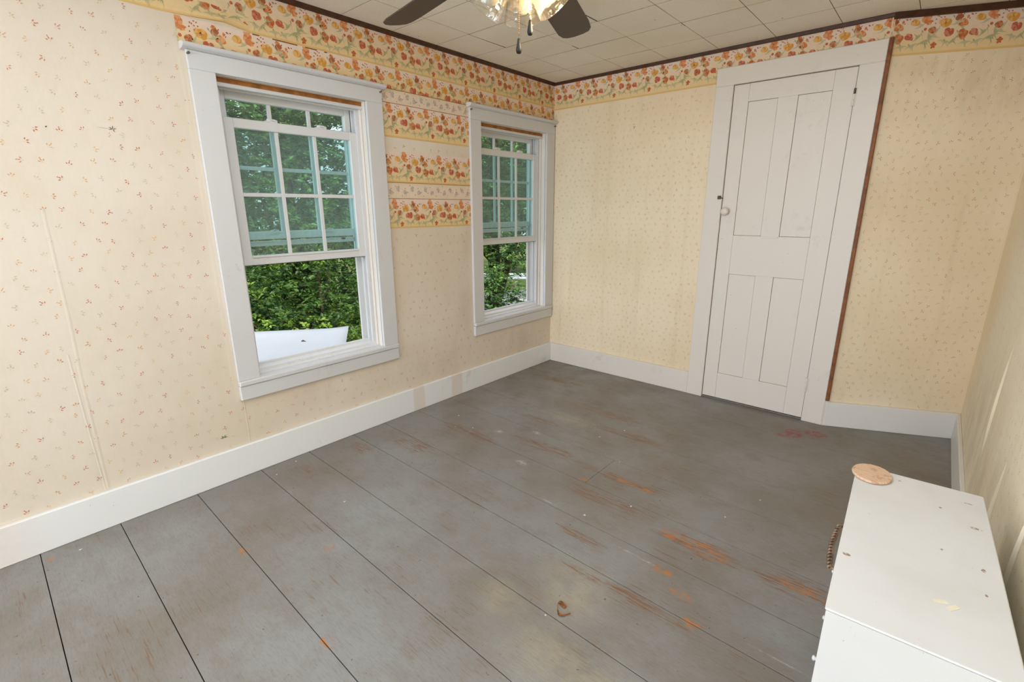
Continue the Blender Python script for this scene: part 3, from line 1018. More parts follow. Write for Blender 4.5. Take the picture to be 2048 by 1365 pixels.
    for y in (-2.30, -1.99):
        k = MB().box((-0.104, y - 0.026, 1.214), (-0.0965, y + 0.026, 1.2275))
        k.tube([(-0.099, y - 0.02, 1.229), (-0.097, y, 1.233), (-0.099, y + 0.022, 1.229)], 0.003, 6)
        k.build('lock_keeper', 'vinyl', up)
    # half-height insect-screen frame rail outside, just below the upper sash
    sc = empty('storm_rail', parent=w)
    box('rail', (-0.157, i0 + .048, 1.150), (-0.141, i1 - .048, 1.176), 'vinyl', sc, 0.002)
    box('clip', (-0.141, -2.46, 1.158), (-0.137, -2.42, 1.168), 'rust', sc, 0.001)
    box('clip', (-0.141, -1.90, 1.165), (-0.137, -1.875, 1.176), 'rust', sc, 0.001)
    # outside sill
    MB().extrude_profile([(-0.22, 0.44), (-0.155, 0.44), (-0.155, 0.515), (-0.22, 0.485)], 1, i0 - 0.05, i1 + 0.05).build('outer_sill', 'siding', w, 0.002)
    return w


make_window('window_1', 0.0, 0.0, 'larger white sash window on the left, lower sash raised, white sheet outside', None)
make_window('window_2', W2['dy'], W2['dz'], 'white sash window beside the corner with the lower sash raised, road outside', -0.001)

# ------------------------------------------------------------------ door
d1 = empty('door_1', (0, 0, 0), kind='structure')
tag(d1, 'narrow cream white four-panel closet door with wide white casing')
box('casing', (1.289, -0.022, 0), (DX1, 0, DZ), 'door_white', d1, 0.003)
box('casing', (DX2, -0.022, 0), (2.160, 0, DZ), 'door_white', d1, 0.003)
box('head_casing', (1.289, -0.022, DZ), (2.160, 0, 2.183), 'door_white', d1, 0.003)
box('edge_strip', (2.1605, -0.024, 0.168), (2.178, 0.006, 2.186), 'brown_edge', d1, 0.002)
d1.children[-1]['label'] = 'bare reddish brown wood edge of the casing'
MB().prism([(2.160, -0.022), (2.1605, 0.0), (2.185, 0.006), (2.181, -0.012)], 0, 0.166).build('casing_foot', 'door_white', d1, 0.002)
box('back_stop', (DX1, 0.03, 0.0), (DX2, 0.05, DZ), 'dark_gap', d1, 0)
box('threshold', (DX1, -0.002, 0.0), (DX2, 0.03, 0.008), 'floor', d1, 0.001)
leaf = empty('door_leaf', (0, 0, 0), parent=d1)
L0, L1, Z0, Z1 = DX1 + 0.0035, DX2 - 0.0025, 0.016, DZ - 0.004
F, BK = -0.012, 0.026
pu = [(1.493, 1.661), (1.767, 1.938)]
zr = [(0.201, 0.906), (1.161, 1.970)]
box('stile', (L0, F, Z0), (pu[0][0], BK, Z1), 'door_white', leaf, 0.0015)
box('stile', (pu[1][1], F, Z0), (L1, BK, Z1), 'door_white', leaf, 0.0015)
xa, xb = pu[0][0] + .0004, pu[1][1] - .0004
for nm, a, b in (('rail', Z0, zr[0][0]), ('rail', zr[0][1], zr[1][0]), ('rail', zr[1][1], Z1)):
    box(nm, (xa, F + .0004, a), (xb, BK, b), 'door_white', leaf, 0.0012)
for a, b in zr:
    box('mullion', (pu[0][1], F, a - (0.010 if a > 1 else 0)), (pu[1][0], BK, b), 'door_white', leaf, 0.0015)
for xa, xb in pu:
    for a, b in zr:
        box('panel', (xa + .0012, F + 0.0045, a + .0012), (xb - .0012, BK - .004, b - .0012), 'door_white', leaf, 0.002)
box('mullion_lip', (pu[0][1] + .002, F - .004, 1.149), (pu[1][0] - .004, F + .001, 1.160), 'door_white', leaf, 0.001)
kM = Matrix.Translation((1.430, F, 1.314)) @ Matrix.Rotation(R_(90), 4, 'X')
MB().lathe([(0.0001, 0.044), (0.014, 0.043), (0.023, 0.037), (0.026, 0.028), (0.022, 0.018), (0.011, 0.012), (0.010, 0.006), (0.020, 0.004), (0.021, 0.0)], 28, kM).build('knob', 'door_white', leaf, smooth=True)
lt = MB().box((1.372, -0.030, 1.392), (1.394, -0.022, 1.414))
lt.tube([(1.380, -0.034, 1.404), (1.394, -0.036, 1.402), (1.408, -0.026, 1.396)], 0.0035, 8)
lt.sphere((1.383, -0.034, 1.408), 0.006)
o = lt.build('hook_latch', 'rust', d1, 0.001)
o['label'] = 'small painted-over metal hook latch'
for z, mt in ((1.918, 'rust'), (0.246, 'door_white')):
    h = MB().box((DX2 - 0.010, -0.0245, z - 0.045), (DX2 + 0.010, -0.011, z + 0.045))
    for k in range(3):
        h.tube([(DX2, -0.026, z - 0.045 + k * 0.031), (DX2, -0.026, z - 0.018 + k * 0.031)], 0.0055, 8)
    h.build('hinge', 'door_white', leaf, 0.001)
MB().tube([(DX2, -0.0265, 1.935), (DX2, -0.0265, 1.962)], 0.0058, 8).build('hinge_pin', 'rust', leaf)

# ------------------------------------------------------------------ ceiling fan
MAT['fan_dark'] = plain('fan_blade_brown', lin((66, 52, 42)), 0.45, 0.4, 0.1, 8)
MAT['fan_metal'] = plain('fan_bronze', lin((70, 58, 48)), 0.35, 0.5, 0.1, 20, 0.6)
MAT['chain'] = plain('brass_chain', lin((176, 138, 98)), 0.4, 0.5, 0.15, 120, 0.5)
MAT['bob'] = plain('black_bob', lin((30, 30, 32)), 0.6, 0.35)


def shade_glass():
    m = bpy.data.materials.new('ribbed_glass')
    m.use_nodes = True
    t = m.node_tree; t.nodes.clear()
    out = t.nodes.new('ShaderNodeOutputMaterial')
    tr = t.nodes.new('ShaderNodeBsdfTransparent'); tr.inputs[0].default_value = (0.90, 0.885, 0.85, 1)
    gl = t.nodes.new('ShaderNodeBsdfGlossy'); gl.inputs['Roughness'].default_value = 0.06
    gl.inputs[0].default_value = (1, 0.97, 0.92, 1)
    lw = t.nodes.new('ShaderNodeLayerWeight'); lw.inputs['Blend'].default_value = 0.35
    mr = t.nodes.new('ShaderNodeMapRange'); mr.inputs['To Min'].default_value = 0.05; mr.inputs['To Max'].default_value = 0.5
    t.links.new(lw.outputs['Facing'], mr.inputs['Value'])
    mx = t.nodes.new('ShaderNodeMixShader')
    t.links.new(mr.outputs[0], mx.inputs[0]); t.links.new(tr.outputs[0], mx.inputs[1]); t.links.new(gl.outputs[0], mx.inputs[2])
    df = t.nodes.new('ShaderNodeBsdfTranslucent'); df.inputs[0].default_value = (0.9, 0.85, 0.75, 1)
    m2 = t.nodes.new('ShaderNodeMixShader'); m2.inputs[0].default_value = 0.035
    t.links.new(mx.outputs[0], m2.inputs[1]); t.links.new(df.outputs[0], m2.inputs[2])
    t.links.new(m2.outputs[0], out.inputs[0])
    return m


MAT['shade'] = shade_glass()
bm_ = bpy.data.materials.new('lit_bulb'); bm_.use_nodes = True
bb = bm_.node_tree.nodes['Principled BSDF']
bb.inputs['Base Color'].default_value = (1, 0.9, 0.75, 1)
bb.inputs['Emission Color'].default_value = (1.0, 0.80, 0.52, 1)
bb.inputs['Emission Strength'].default_value = 7.0
MAT['bulb_lit'] = bm_
MAT['bulb_off'] = plain('frosted_bulb', lin((232, 228, 220)), 0.35, 0.5)

FX, FY, FZ = 1.558, -2.283, 2.02
fan = empty('ceiling_fan', (FX, FY, FZ))
tag(fan, 'dark bladed ceiling fan with four ribbed glass shades and pull chains', 'ceiling fan')
MB().lathe([(0.0001, H - FZ - .001), (0.075, H - FZ - .001), (0.078, 0.25), (0.05, 0.225), (0.016, 0.218), (0.016, 0.13), (0.05, 0.125), (0.105, 0.10), (0.115, 0.06), (0.115, 0.025), (0.085, 0.0), (0.06, -0.02), (0.0001, -0.02)], 36).build('motor_housing', 'fan_metal', fan, smooth=True)
MB().lathe([(0.0001, -0.02), (0.060, -0.02), (0.062, -0.055), (0.052, -0.075), (0.032, -0.088), (0.012, -0.096), (0.0001, -0.097)], 32).build('light_kit_body', 'fan_metal', fan, smooth=True)


def blade(ang):
    m = MB()
    n = 14
    top, bot = [], []
    r0, r1 = 0.20, 0.765
    out = [(r0, -0.050), (r0 + .2, -0.060), (r1 - 0.10, -0.066), (r1 - 0.035, -0.062), (r1 - 0.010, -0.050), (r1, -0.026), (r1, 0.012), (r1 - .010, 0.040), (r1 - 0.03, 0.056), (r1 - 0.07, 0.064), (r0 + .2, 0.060), (r0, 0.050)]
    pt = R_(-12)
    Mx = Matrix.Rotation(ang, 4, 'Z') @ Matrix.Rotation(pt, 4, 'X')
    k = len(out)
    for z in (-0.003, 0.003):
        for x, y in out:
            m.v.append(tuple(Mx @ Vector((x, y, z))))
    m.f.append(tuple(range(k))); m.f.append(tuple(range(k, 2 * k)))
    for i in range(k):
        j = (i + 1) % k
        m.f.append((i, j, k + j, k + i))
    b = m.build('blade', 'fan_dark', fan, 0.001)
    ir = MB()
    P = [Mx @ Vector(q) for q in ((0.08, 0, 0.008), (0.13, 0, 0.014), (0.19, 0.0, 0.007), (0.26, 0, 0.006))]
    ir.tube(P, [0.012, 0.011, 0.013, 0.009], 8)
    ir.build('blade_iron', 'fan_metal', b, smooth=True)


for k in range(6):
    blade(R_(169.5 - 57.5 * k) if k < 2 else R_(112.0 - 62.0 * (k - 1)))

# glass shades: bell with swirled ribs, on short arms
def shade(az, lit):
    tilt = R_(36.5)
    Mz = Matrix.Rotation(R_(az), 4, 'Z') @ Matrix.Translation((0.035, 0, -0.064)) @ Matrix.Rotation(math.pi - tilt, 4, 'Y') @ Matrix.Scale(0.865, 4)
    h = MB().lathe([(0.0001, -0.012), (0.020, -0.012), (0.023, 0.0), (0.023, 0.020), (0.0001, 0.020)], 20, Mz)
    hs = h.build('socket', 'fan_metal', fan, smooth=False)
    prof = [(0.025, 0.010), (0.028, 0.020), (0.036, 0.034), (0.045, 0.052), (0.052, 0.074), (0.057, 0.098), (0.061, 0.118), (0.063, 0.128)]
    seg = 72
    m = MB(); n = len(prof)
    rows = []
    fine = []
    for q in range(n - 1):
        for s_ in range(4):
            t = s_ / 4
            fine.append((prof[q][0] * (1 - t) + prof[q + 1][0] * t, prof[q][1] * (1 - t) + prof[q + 1][1] * t))
    fine.append(prof[-1])
    for lay, d in ((0, 0.0), (1, -0.0022)):
        for i, (r, z) in enumerate(fine):
            row = []
            for j in range(seg):
                a = 2 * math.pi * j / seg
                rib = 0.0007 * math.sin(14 * a + z * 90) * min(1, z / 0.04) + 0.0010 * math.sin(z * 360) * (1 if 0.04 < z < 0.115 else 0)
                rr = r + d + rib
                row.append(tuple(Mz @ Vector((rr * math.cos(a), rr * math.sin(a), z))))
            rows.append(row)
    half = len(fine)
    rows = rows[:half] + rows[half:][::-1]
    k = 0
    for r in rows: m.v.extend(r)
    for i in range(len(rows) - 1):
        for j in range(seg):
            w = (j + 1) % seg
            m.f.append((i * seg + j, i * seg + w, (i + 1) * seg + w, (i + 1) * seg + j))
    m.build('glass_shade', 'shade', fan, smooth=True)
    bl = MB().lathe([(0.012, 0.018), (0.014, 0.034), (0.022, 0.052), (0.029, 0.070), (0.030, 0.082), (0.026, 0.098), (0.015, 0.108), (0.0001, 0.111)], 24, Mz)
    b = bl.build('bulb', 'bulb_lit' if lit else 'bulb_off', fan, smooth=True)
    if lit:
        b['label'] = 'glowing warm bulb'
        ld = bpy.data.lights.new('bulb_light', 'POINT')
        ld.energy = 5.0; ld.color = (1.0, 0.72, 0.42); ld.shadow_soft_size = 0.02
        lo_ = bpy.data.objects.new('bulb_light', ld); COL.objects.link(lo_)
        lo_.location = Vector((FX, FY, FZ)) + (Mz @ Vector((0, 0, 0.150)))


KIT = 34
shade(KIT, True)
shade(KIT + 90, False)
shade(KIT + 180, False)
shade(KIT + 270, False)


def chain(dx, dy, ztop, zend):
    m = MB()
    z = ztop
    while z > zend:
        m.sphere((dx, dy, z), 0.0021, 6, 4); z -= 0.0052
    m.build('pull_chain', 'chain', fan, smooth=True)
    prof = [(0.0001, 0.0), (0.0035, -0.0005), (0.0045, -0.006), (0.006, -0.016), (0.0078, -0.026), (0.008, -0.031), (0.006, -0.037), (0.0001, -0.039)]
    MB().lathe(prof, 16, Matrix.Translation((dx, dy, zend))).build('chain_bob', 'bob', fan, smooth=True)


chain(-0.002, 0.001, -0.095, -0.229)
chain(0.022, 0.021, -0.080, -0.184)

# ------------------------------------------------------------------ white cabinet
def cab_mat():
    n = NT('cabinet_white')
    p = n.pos()
    f = n.noise(p, 5.0, 5)
    c = n.mix(n.ramp(f, 0.4, 0.75), lin((220, 219, 218)), lin((213, 211, 208)))
    ch = n.blobs([((2.498, -2.285, .6), (.012, .008, .05)), ((2.651, -1.927, .6), (.005, .005, .05)), ((2.715, -1.983, .6), (.018, .007, .05)),
                  ((2.722, -2.159, .6), (.006, .010, .05)), ((2.656, -2.13, .6), (.005, .006, .05)), ((2.723, -2.248, .6), (.004, .006, .05)), ((2.564, -1.837, .6), (.006, .004, .05)), ((2.705, -1.86, .6), (.012, .005, .05))])
    k = n.ramp(n.noise(p, 150.0, 3), 0.38, 0.5)
    c = n.mix(n.math('MULTIPLY', n.math('MULTIPLY', n.ramp(ch, 0.1, 0.5), k), 0.85), c, lin((134, 92, 66)))
    sp = n.ramp(n.noise(p, 90.0, 2), 0.73, 0.76)
    c = n.mix(n.math('MULTIPLY', sp, 0.35), c, lin((150, 138, 126)))
    n.done(c, 0.38, 0.45)
    n.bump(n.noise(p, 40.0, 3), 0.05, 0.005)
    return n.m


MAT['cab'] = cab_mat()
CA = math.atan2(2.492 - 2.465, 0.685)          # turned a little off the wall
CXl, CYl = 2.465, -1.802
cb = empty('storage_cabinet', (CXl, CYl, 0.0), CA)
tag(cb, 'small white painted cabinet against the right wall, wooden disc on top', 'cabinet')
CD, CLn, CH = 0.272, 0.686, 0.60
# local x: depth towards the wall, local y: negative towards the camera; front face at x = 0
box('top', (-0.002, -CLn, CH - 0.005), (CD, 0.0, CH), 'cab', cb, 0.0022)
box('side_panel', (0.0, -CLn + .0004, 0.05), (CD - .001, -CLn + 0.018, CH - 0.005), 'cab', cb, 0.0005)
box('side_panel', (0.004, -0.018, 0.05), (CD - .001, -0.001, CH - 0.005), 'cab', cb, 0.0005)
box('back_panel', (CD - 0.010, -CLn + .018, 0.05), (CD - .003, -0.018, CH - 0.018), 'cab', cb, 0.001)
box('bottom_panel', (0.006, -CLn + .018, 0.05), (CD - .010, -0.018, 0.066), 'cab', cb, 0.001)
box('plinth', (0.02, -CLn + .01, 0.0), (CD - .01, -0.01, 0.05), 'cab', cb, 0.002)
MAT['rope'] = plain('twisted_metal', lin((150, 122, 98)), 0.4, 0.5, 0.3, 60, 0.3)
for z0, z1 in ((0.40, 0.575), (0.235, 0.392), (0.07, 0.227)):
    dr = box('drawer', (0.0, -CLn + .021, z0), (0.030, -0.021, z1), 'cab', cb, 0.003)
    if z0 == 0.40:
        m = MB()
        for k in range(15):
            t = k / 14
            y = -0.155 - 0.205 * t
            x = -0.013 - 0.007 * math.sin(math.pi * t)
            Mr = Matrix.Translation((x, y, 0.470)) @ Matrix.Rotation(R_(90), 4, 'X') @ Matrix.Rotation(R_(22), 4, 'Y')
            m.lathe([(0.0055, -0.003), (0.0072, 0.0), (0.0055, 0.003), (0.0025, 0.003), (0.0025, -0.003)], 12, Mr, close=True)
        m.tube([(0.002, -0.150, 0.470), (-0.010, -0.152, 0.470), (-0.016, -0.25, 0.470), (-0.010, -0.36, 0.470), (0.002, -0.366, 0.470)], 0.003, 8)
        h = m.build('drawer_pull', 'rope', dr, smooth=True)
        h['label'] = 'beaded twisted drawer pull'
    else:
        for y in (-0.14, -0.50):
            MB().lathe([(0.0001, 0.010), (0.005, 0.009), (0.0065, 0.006), (0.004, 0.003), (0.004, 0.0)], 16, Matrix.Translation((0.0, y, (z0 + z1) / 2)) @ Matrix.Rotation(R_(-90), 4, 'Y')).build('knob', 'cab', dr, smooth=True)
MAT['tape'] = plain('old_tape', lin((236, 228, 205)), 0.5, 0.4)
tp = MB()
for dx, dyy, a in ((-0.008, 0.004, 0.5), (0.010, -0.002, 0.9)):
    c_, s_ = math.cos(a), math.sin(a)
    pts = [(x * c_ - y * s_ + dx, x * s_ + y * c_ + dyy) for x, y in ((-.012, -.005), (.012, -.005), (.012, .005), (-.012, .005))]
    tp.prism([(0.177 + x, -0.535 + y) for x, y in pts], CH + .0002, CH + 0.0008)
tp.build('tape_scrap', 'tape', cb)


def disc_mat():
    n = NT('disc_wood')
    p = n.objco()
    r = n.node('ShaderNodeTexWave', wave_type='RINGS')
    n.put(r.inputs['Vector'], n.scale(p, (40, 90, 40)))
    r.inputs['Scale'].default_value = 0.6; r.inputs['Distortion'].default_value = 6.0; r.inputs['Detail'].default_value = 3
    c = n.mix(n.ramp(r.outputs['Fac'], 0.2, 0.9), lin((222, 190, 162)), lin((210, 172, 142)))
    c = n.mix(n.math('MULTIPLY', n.ramp(n.noise(p, 60.0, 4), 0.55, 0.65), 0.6), c, lin((186, 138, 108)))
    n.done(c, 0.6, 0.3)
    return n.m


MAT['disc'] = disc_mat()
dsc = MB().lathe([(0.0001, 0.0), (0.042, 0.0), (0.046, 0.002), (0.047, 0.006), (0.045, 0.009), (0.0001, 0.0095)], 40).build('wooden_disc', 'disc', smooth=False)
dsc.location = (2.502, -1.853, 0.6002)
dsc.scale = (1.0, 1.22, 1.0)
tag(dsc, 'round pale wooden disc lying on the far corner of the white cabinet', 'wooden disc')

# ------------------------------------------------------------------ floor debris
MAT['dry_leaf'] = plain('dry_leaf', lin((150, 92, 52)), 0.7, 0.2, 0.3, 40)
MAT['chip'] = plain('paint_chip', lin((226, 222, 214)), 0.6, 0.3)
lf = MB()
P = []
for k in range(9):
    t = k / 8
    x = 0.075 * t - 0.03; y = -0.035 * math.sin(t * 3.0) + 0.02 * t
    w = 0.008 * math.sin(math.pi * (0.1 + 0.8 * t))
    P.append([(x, y - w, 0.003 + .008 * t * t), (x, y, 0.0012 + .004 * t), (x, y + w, 0.004 + 0.010 * t * t)])
lf.quadgrid(P)
lf.tube([(-0.03, 0.0, 0.002), (-0.05, 0.03, 0.006), (-0.055, 0.06, 0.004)], 0.0012, 5)
Q = []
for k in range(6):
    t = k / 5
    Q.append([(-0.055 + .05 * t, 0.035 - .01 * t, 0.002 + .01 * math.sin(t * 3)), (-0.05 + .05 * t, 0.052 - .012 * t, 0.008), (-0.045 + .05 * t, 0.062 - .02 * t, 0.003 + .012 * t)])
lf.quadgrid(Q)
o = lf.build('dried_leaf', 'dry_leaf', fixnormals=False)
md = o.modifiers.new('thickness', 'SOLIDIFY'); md.thickness = 0.0008
o.location = (1.775, -2.312, 0.0008)
o.scale = (0.62, 0.62, 0.62)
tag(o, 'curled dry brown leaf on the floor in front', 'leaf')
chips = [(0.41, -1.55), (0.505, -1.49), (0.02 + .09, -3.33), (1.42, -1.27), (1.18, -1.08), (1.535, -1.80), (1.74, -2.36), (1.66, -1.60), (0.62, -2.45), (2.02, -1.40), (0.30, -1.42), (0.13, -2.55), (0.07, -2.42), (1.25, -0.9), (2.1, -1.16)]
for i, (x, y) in enumerate(chips):
    n_ = 6; r = 0.004 + 0.003 * ((i * 0.37) % 1)
    poly = [(r * (0.7 + 0.5 * math.sin(i + 3 * q)) * math.cos(q * 2 * math.pi / n_), r * (0.7 + 0.5 * math.cos(i * 2 + q)) * math.sin(q * 2 * math.pi / n_)) for q in range(n_)]
    c = MB().prism(poly, 0.0, 0.0016).build('paint_chip', 'chip')
    c.location = (x, y, 0.0003); c.rotation_euler = (0, 0, i)
    tag(c, 'tiny white flake of paint lying on the grey floor', 'paint chip', 'paint flakes scattered on the floor')

# ------------------------------------------------------------------ outside
GZ = -2.8


def ground_mat():
    n = NT('ground_grass')
    p = n.pos()
    f = n.noise(p, 0.8, 6)
    n.done(n.mix(n.ramp(f, 0.35, 0.65), lin((70, 92, 40)), lin((96, 104, 62))), 0.9, 0.1)
    return n.m


MAT['ground'] = ground_mat()
g = MB().box((-60, -40, GZ - 0.2), (-0.2, 60, GZ)).build('ground_outside', 'ground', kind='structure')
tag(g, 'grassy ground outside below the windows')
MAT['asphalt'] = plain('asphalt', lin((120, 123, 130)), 0.85, 0.2, 0.08, 3)
MAT['line'] = plain('road_line', lin((240, 240, 236)), 0.7, 0.2)
MAT['rail'] = plain('galvanised_rail', lin((196, 206, 212)), 0.4, 0.5, 0.08, 6, 0.3)
MAT['post'] = plain('weathered_post', lin((120, 112, 104)), 0.8, 0.2)
RA = math.atan2(0.63, 0.77)
rd = empty('road', (-12.6, 14.2, GZ), RA, kind='structure')
tag(rd, 'pale asphalt road seen through the window by the corner')
box('road_surface', (-5, -3.4, 0.0), (30, 2.2, 0.02), 'asphalt', rd, 0)
box('road_line', (-5, -0.85, 0.02), (30, -0.70, 0.024), 'line', rd, 0)
gr = empty('guardrail', (-14.6, 16.6, GZ), RA)
tag(gr, 'metal guardrail along the far side of the road', 'guardrail')
MB().extrude_profile([(0.0, 0.42), (-0.06, 0.48), (-0.06, 0.55), (0, 0.60), (-0.06, 0.65), (-0.06, 0.72), (0, 0.78), (0.02, 0.60)], 0, -6, 20).build('rail_beam', 'rail', gr)
for k in range(-1, 6):
    box('post', (k * 3.4 - .07, 0.02, 0), (k * 3.4 + .07, 0.16, 0.75), 'post', gr, 0.005)


def leaf_mat():
    m = bpy.data.materials.new('leaf_green'); m.use_nodes = True
    t = m.node_tree; t.nodes.clear()
    out = t.nodes.new('ShaderNodeOutputMaterial')
    a = t.nodes.new('ShaderNodeVertexColor'); a.layer_name = 'Col'
    p = t.nodes.new('ShaderNodeBsdfPrincipled'); p.inputs['Roughness'].default_value = 0.42
    p.inputs['Specular IOR Level'].default_value = 0.45
    tl = t.nodes.new('ShaderNodeBsdfTranslucent')
    mx = t.nodes.new('ShaderNodeMixShader'); mx.inputs[0].default_value = 0.28
    t.links.new(a.outputs[0], p.inputs['Base Color']); t.links.new(a.outputs[0], tl.inputs[0])
    t.links.new(p.outputs[0], mx.inputs[1]); t.links.new(tl.outputs[0], mx.inputs[2]); t.links.new(mx.outputs[0], out.inputs[0])
    return m


MAT['leaf'] = leaf_mat()
MAT['bark'] = plain('bark', lin((70, 62, 50)), 0.9, 0.1, 0.3, 12, 0, 0.5)


def foliage(name, parent, centres, n_leaf, spread, leafL, leafW, cols):
    """leaf sprays: each centre carries a few twigs, each twig a row of paired leaves"""
    nC = len(centres)
    tw = max(1, n_leaf // 14)
    C = np.repeat(np.array(centres), tw, 0)
    N = len(C)
    d = rng.normal(size=(N, 3)); d[:, 2] = d[:, 2] * 0.6 + 0.15
    d /= np.linalg.norm(d, axis=1)[:, None]
    start = C + rng.normal(size=(N, 3)) * spread * 0.45
    L = spread * rng.uniform(0.5, 1.0, N)
    k = 14
    t = np.linspace(0.1, 1.0, k)[None, :, None]
    base = start[:, None] + d[:, None] * L[:, None, None] * t
    base[:, :, 2] -= 0.25 * (t[..., 0] ** 2) * L[:, None]
    side = np.cross(d, np.array([0, 0, 1.0])); side /= np.linalg.norm(side, axis=1)[:, None] + 1e-9
    sgn = np.where(np.arange(k) % 2 == 0, 1.0, -1.0)[None, :, None]
    dirs = d[:, None] * 0.65 + side[:, None] * sgn * 0.8 + rng.normal(size=(N, k, 3)) * 0.28
    dirs /= np.linalg.norm(dirs, axis=2)[..., None]
    up = np.array([0, 0, 1.0]) + rng.normal(size=(N, k, 3)) * 0.45
    wv = np.cross(dirs, up); wv /= np.linalg.norm(wv, axis=2)[..., None] + 1e-9
    nrm = np.cross(wv, dirs)
    s = rng.uniform(0.7, 1.2, (N, k, 1))
    a = base
    b1 = base + dirs * leafL * 0.5 * s + wv * leafW * 0.5 * s + nrm * leafW * 0.18
    b2 = base + dirs * leafL * 0.5 * s - wv * leafW * 0.5 * s + nrm * leafW * 0.18
    e = base + dirs * leafL * s - nrm * leafW * 0.1
    V = np.stack([a, b1, e, b2], 2).reshape(-1, 3)
    nq = N * k
    idx = np.arange(nq)[:, None] * 4
    F = np.concatenate([idx + np.array([[0, 1, 2]]), idx + np.array([[0, 2, 3]])], 1).reshape(-1, 3)
    me = bpy.data.meshes.new(name)
    me.vertices.add(len(V)); me.vertices.foreach_set('co', V.astype(np.float32).ravel())
    me.loops.add(len(F) * 3); me.loops.foreach_set('vertex_index', F.astype(np.int32).ravel())
    me.polygons.add(len(F)); me.polygons.foreach_set('loop_start', (np.arange(len(F)) * 3).astype(np.int32))
    me.update(calc_edges=True)
    cl = np.array([lin(c) for c in cols])
    ci = rng.integers(0, len(cols), nC)
    tint = cl[np.repeat(ci, tw)]
    tint = tint * rng.uniform(0.75, 1.25, (N, 1))
    tint = np.repeat(tint[:, None], k, 1) * rng.uniform(0.8, 1.2, (N, k, 1))
    vc = np.repeat(tint.reshape(-1, 3), 4, 0)
    ca = me.color_attributes.new('Col', 'FLOAT_COLOR', 'POINT')
    ca.data.foreach_set('color', np.concatenate([np.clip(vc, 0, 1), np.ones((len(vc), 1))], 1).astype(np.float32).ravel())
    me.materials.append(MAT['leaf'])
    o = bpy.data.objects.new(name, me); COL.objects.link(o); o.parent = parent; o['kind'] = 'stuff'
    return o


def crown(c, r, n, zmin=-99, shell=0.55):
    out = []
    while len(out) < n:
        v = rng.normal(size=3); v /= np.linalg.norm(v)
        q = np.array(c) + v * np.array(r) * rng.uniform(shell, 1.0)
        q += rng.normal(size=3) * 0.1
        if q[2] > zmin: out.append(q)
    return out


def tree(name, base, lobes, n_leaf, spread, L, W, cols, label, trunk_r=0.14, zmin=-99):
    t = empty(name, (base[0], base[1], GZ))
    tag(t, label, 'tree')
    top = max(l[0][2] for l in lobes)
    MB().tube([(0, 0, 0), (0.05, 0.03, (top - GZ) * 0.35), (-0.04, 0.06, (top - GZ) * 0.7), (0.02, 0.0, (top - GZ))], [trunk_r, trunk_r * .8, trunk_r * .55, trunk_r * .25], 10).build('trunk', 'bark', t, smooth=True)
    cs = []
    for c, r, n in lobes:
        lc = (c[0] - base[0], c[1] - base[1], c[2] - GZ)
        MB().tube([(0, 0, max(0.4, lc[2] * 0.45)), (lc[0] * .5, lc[1] * .5, lc[2] * 0.75), lc], [trunk_r * .5, trunk_r * .35, trunk_r * .12], 7).build('branch', 'bark', t, smooth=True)
        cs += crown(lc, r, n, (zmin - GZ) if zmin > -50 else 0.1)
    foliage('foliage', t, cs, n_leaf, spread, L, W, cols)
    return t


BRIGHT = [(74, 106, 46), (94, 126, 52), (60, 90, 42), (116, 144, 56), (54, 82, 40)]
MIDG = [(78, 116, 60), (66, 100, 54), (96, 132, 66), (60, 92, 50), (110, 146, 72)]
DARK = [(60, 90, 54), (50, 78, 46), (70, 102, 60), (80, 114, 66)]
tree('leafy_tree', (-4.2, 0.0), [((-3.9, -0.3, -0.55), (1.1, 1.3, 0.65), 70), ((-4.6, 0.4, 0.5), (1.0, 1.2, 0.9), 46), ((-3.7, 0.55, -0.5), (0.9, 0.8, 0.7), 44), ((-5.0, -0.9, 0.0), (1.0, 1.0, 1.0), 34)],
     100, 0.30, 0.075, 0.036, BRIGHT, 'bright green leafy tree just beyond the white sheet', 0.05)
tree('leafy_tree', (-7.4, 1.2), [((-7.2, 0.6, 1.6), (1.8, 2.2, 2.0), 190), ((-7.6, 2.6, 2.2), (1.7, 2.0, 2.0), 170), ((-7.0, -0.6, 0.4), (1.4, 1.6, 1.6), 90), ((-7.0, 2.4, 0.0), (1.4, 1.6, 1.5), 100), ((-7.6, 1.2, 4.2), (2.0, 2.6, 1.4), 120)],
     84, 0.42, 0.10, 0.05, MIDG, 'tall mid green tree filling the upper panes of the larger window')
tree('leafy_tree', (-5.0, 4.6), [((-5.0, 4.2, 2.2), (1.5, 1.5, 1.6), 130), ((-4.2, 4.6, 0.9), (1.2, 1.2, 1.0), 90), ((-4.8, 5.6, 1.6), (1.4, 1.4, 1.4), 90), ((-3.9, 3.3, -0.25), (0.6, 0.55, 0.6), 36), ((-5.4, 5.2, 3.6), (1.6, 1.8, 1.2), 90)],
     84, 0.36, 0.085, 0.04, MIDG + DARK, 'shady tree outside the window by the corner')
tree('leafy_tree', (-14.0, 3.0), [((-13.5, 2.0, 3.0), (2.8, 4.0, 4.0), 170), ((-13.5, 6.5, 3.2), (2.8, 3.6, 4.0), 150), ((-13.0, -1.5, 1.5), (2.6, 3.0, 3.5), 110), ((-11.0, 1.0, -0.9), (1.6, 4.2, 1.8), 130)],
     70, 0.9, 0.24, 0.12, DARK, 'broad dark tree far behind the bright one', 0.3)
tree('leafy_tree', (-17.5, 22.0), [((-17.5, 21.5, 2.6), (3.6, 4.0, 4.6), 190), ((-21.5, 18.0, 3.0), (3.4, 4.0, 4.6), 150), ((-13.0, 25.0, 3.0), (3.4, 4.0, 4.6), 150), ((-17.0, 14.5, 4.5), (3.0, 3.4, 3.0), 100)],
     70, 1.0, 0.28, 0.14, DARK, 'wide dark tree beyond the road and guardrail', 0.35)
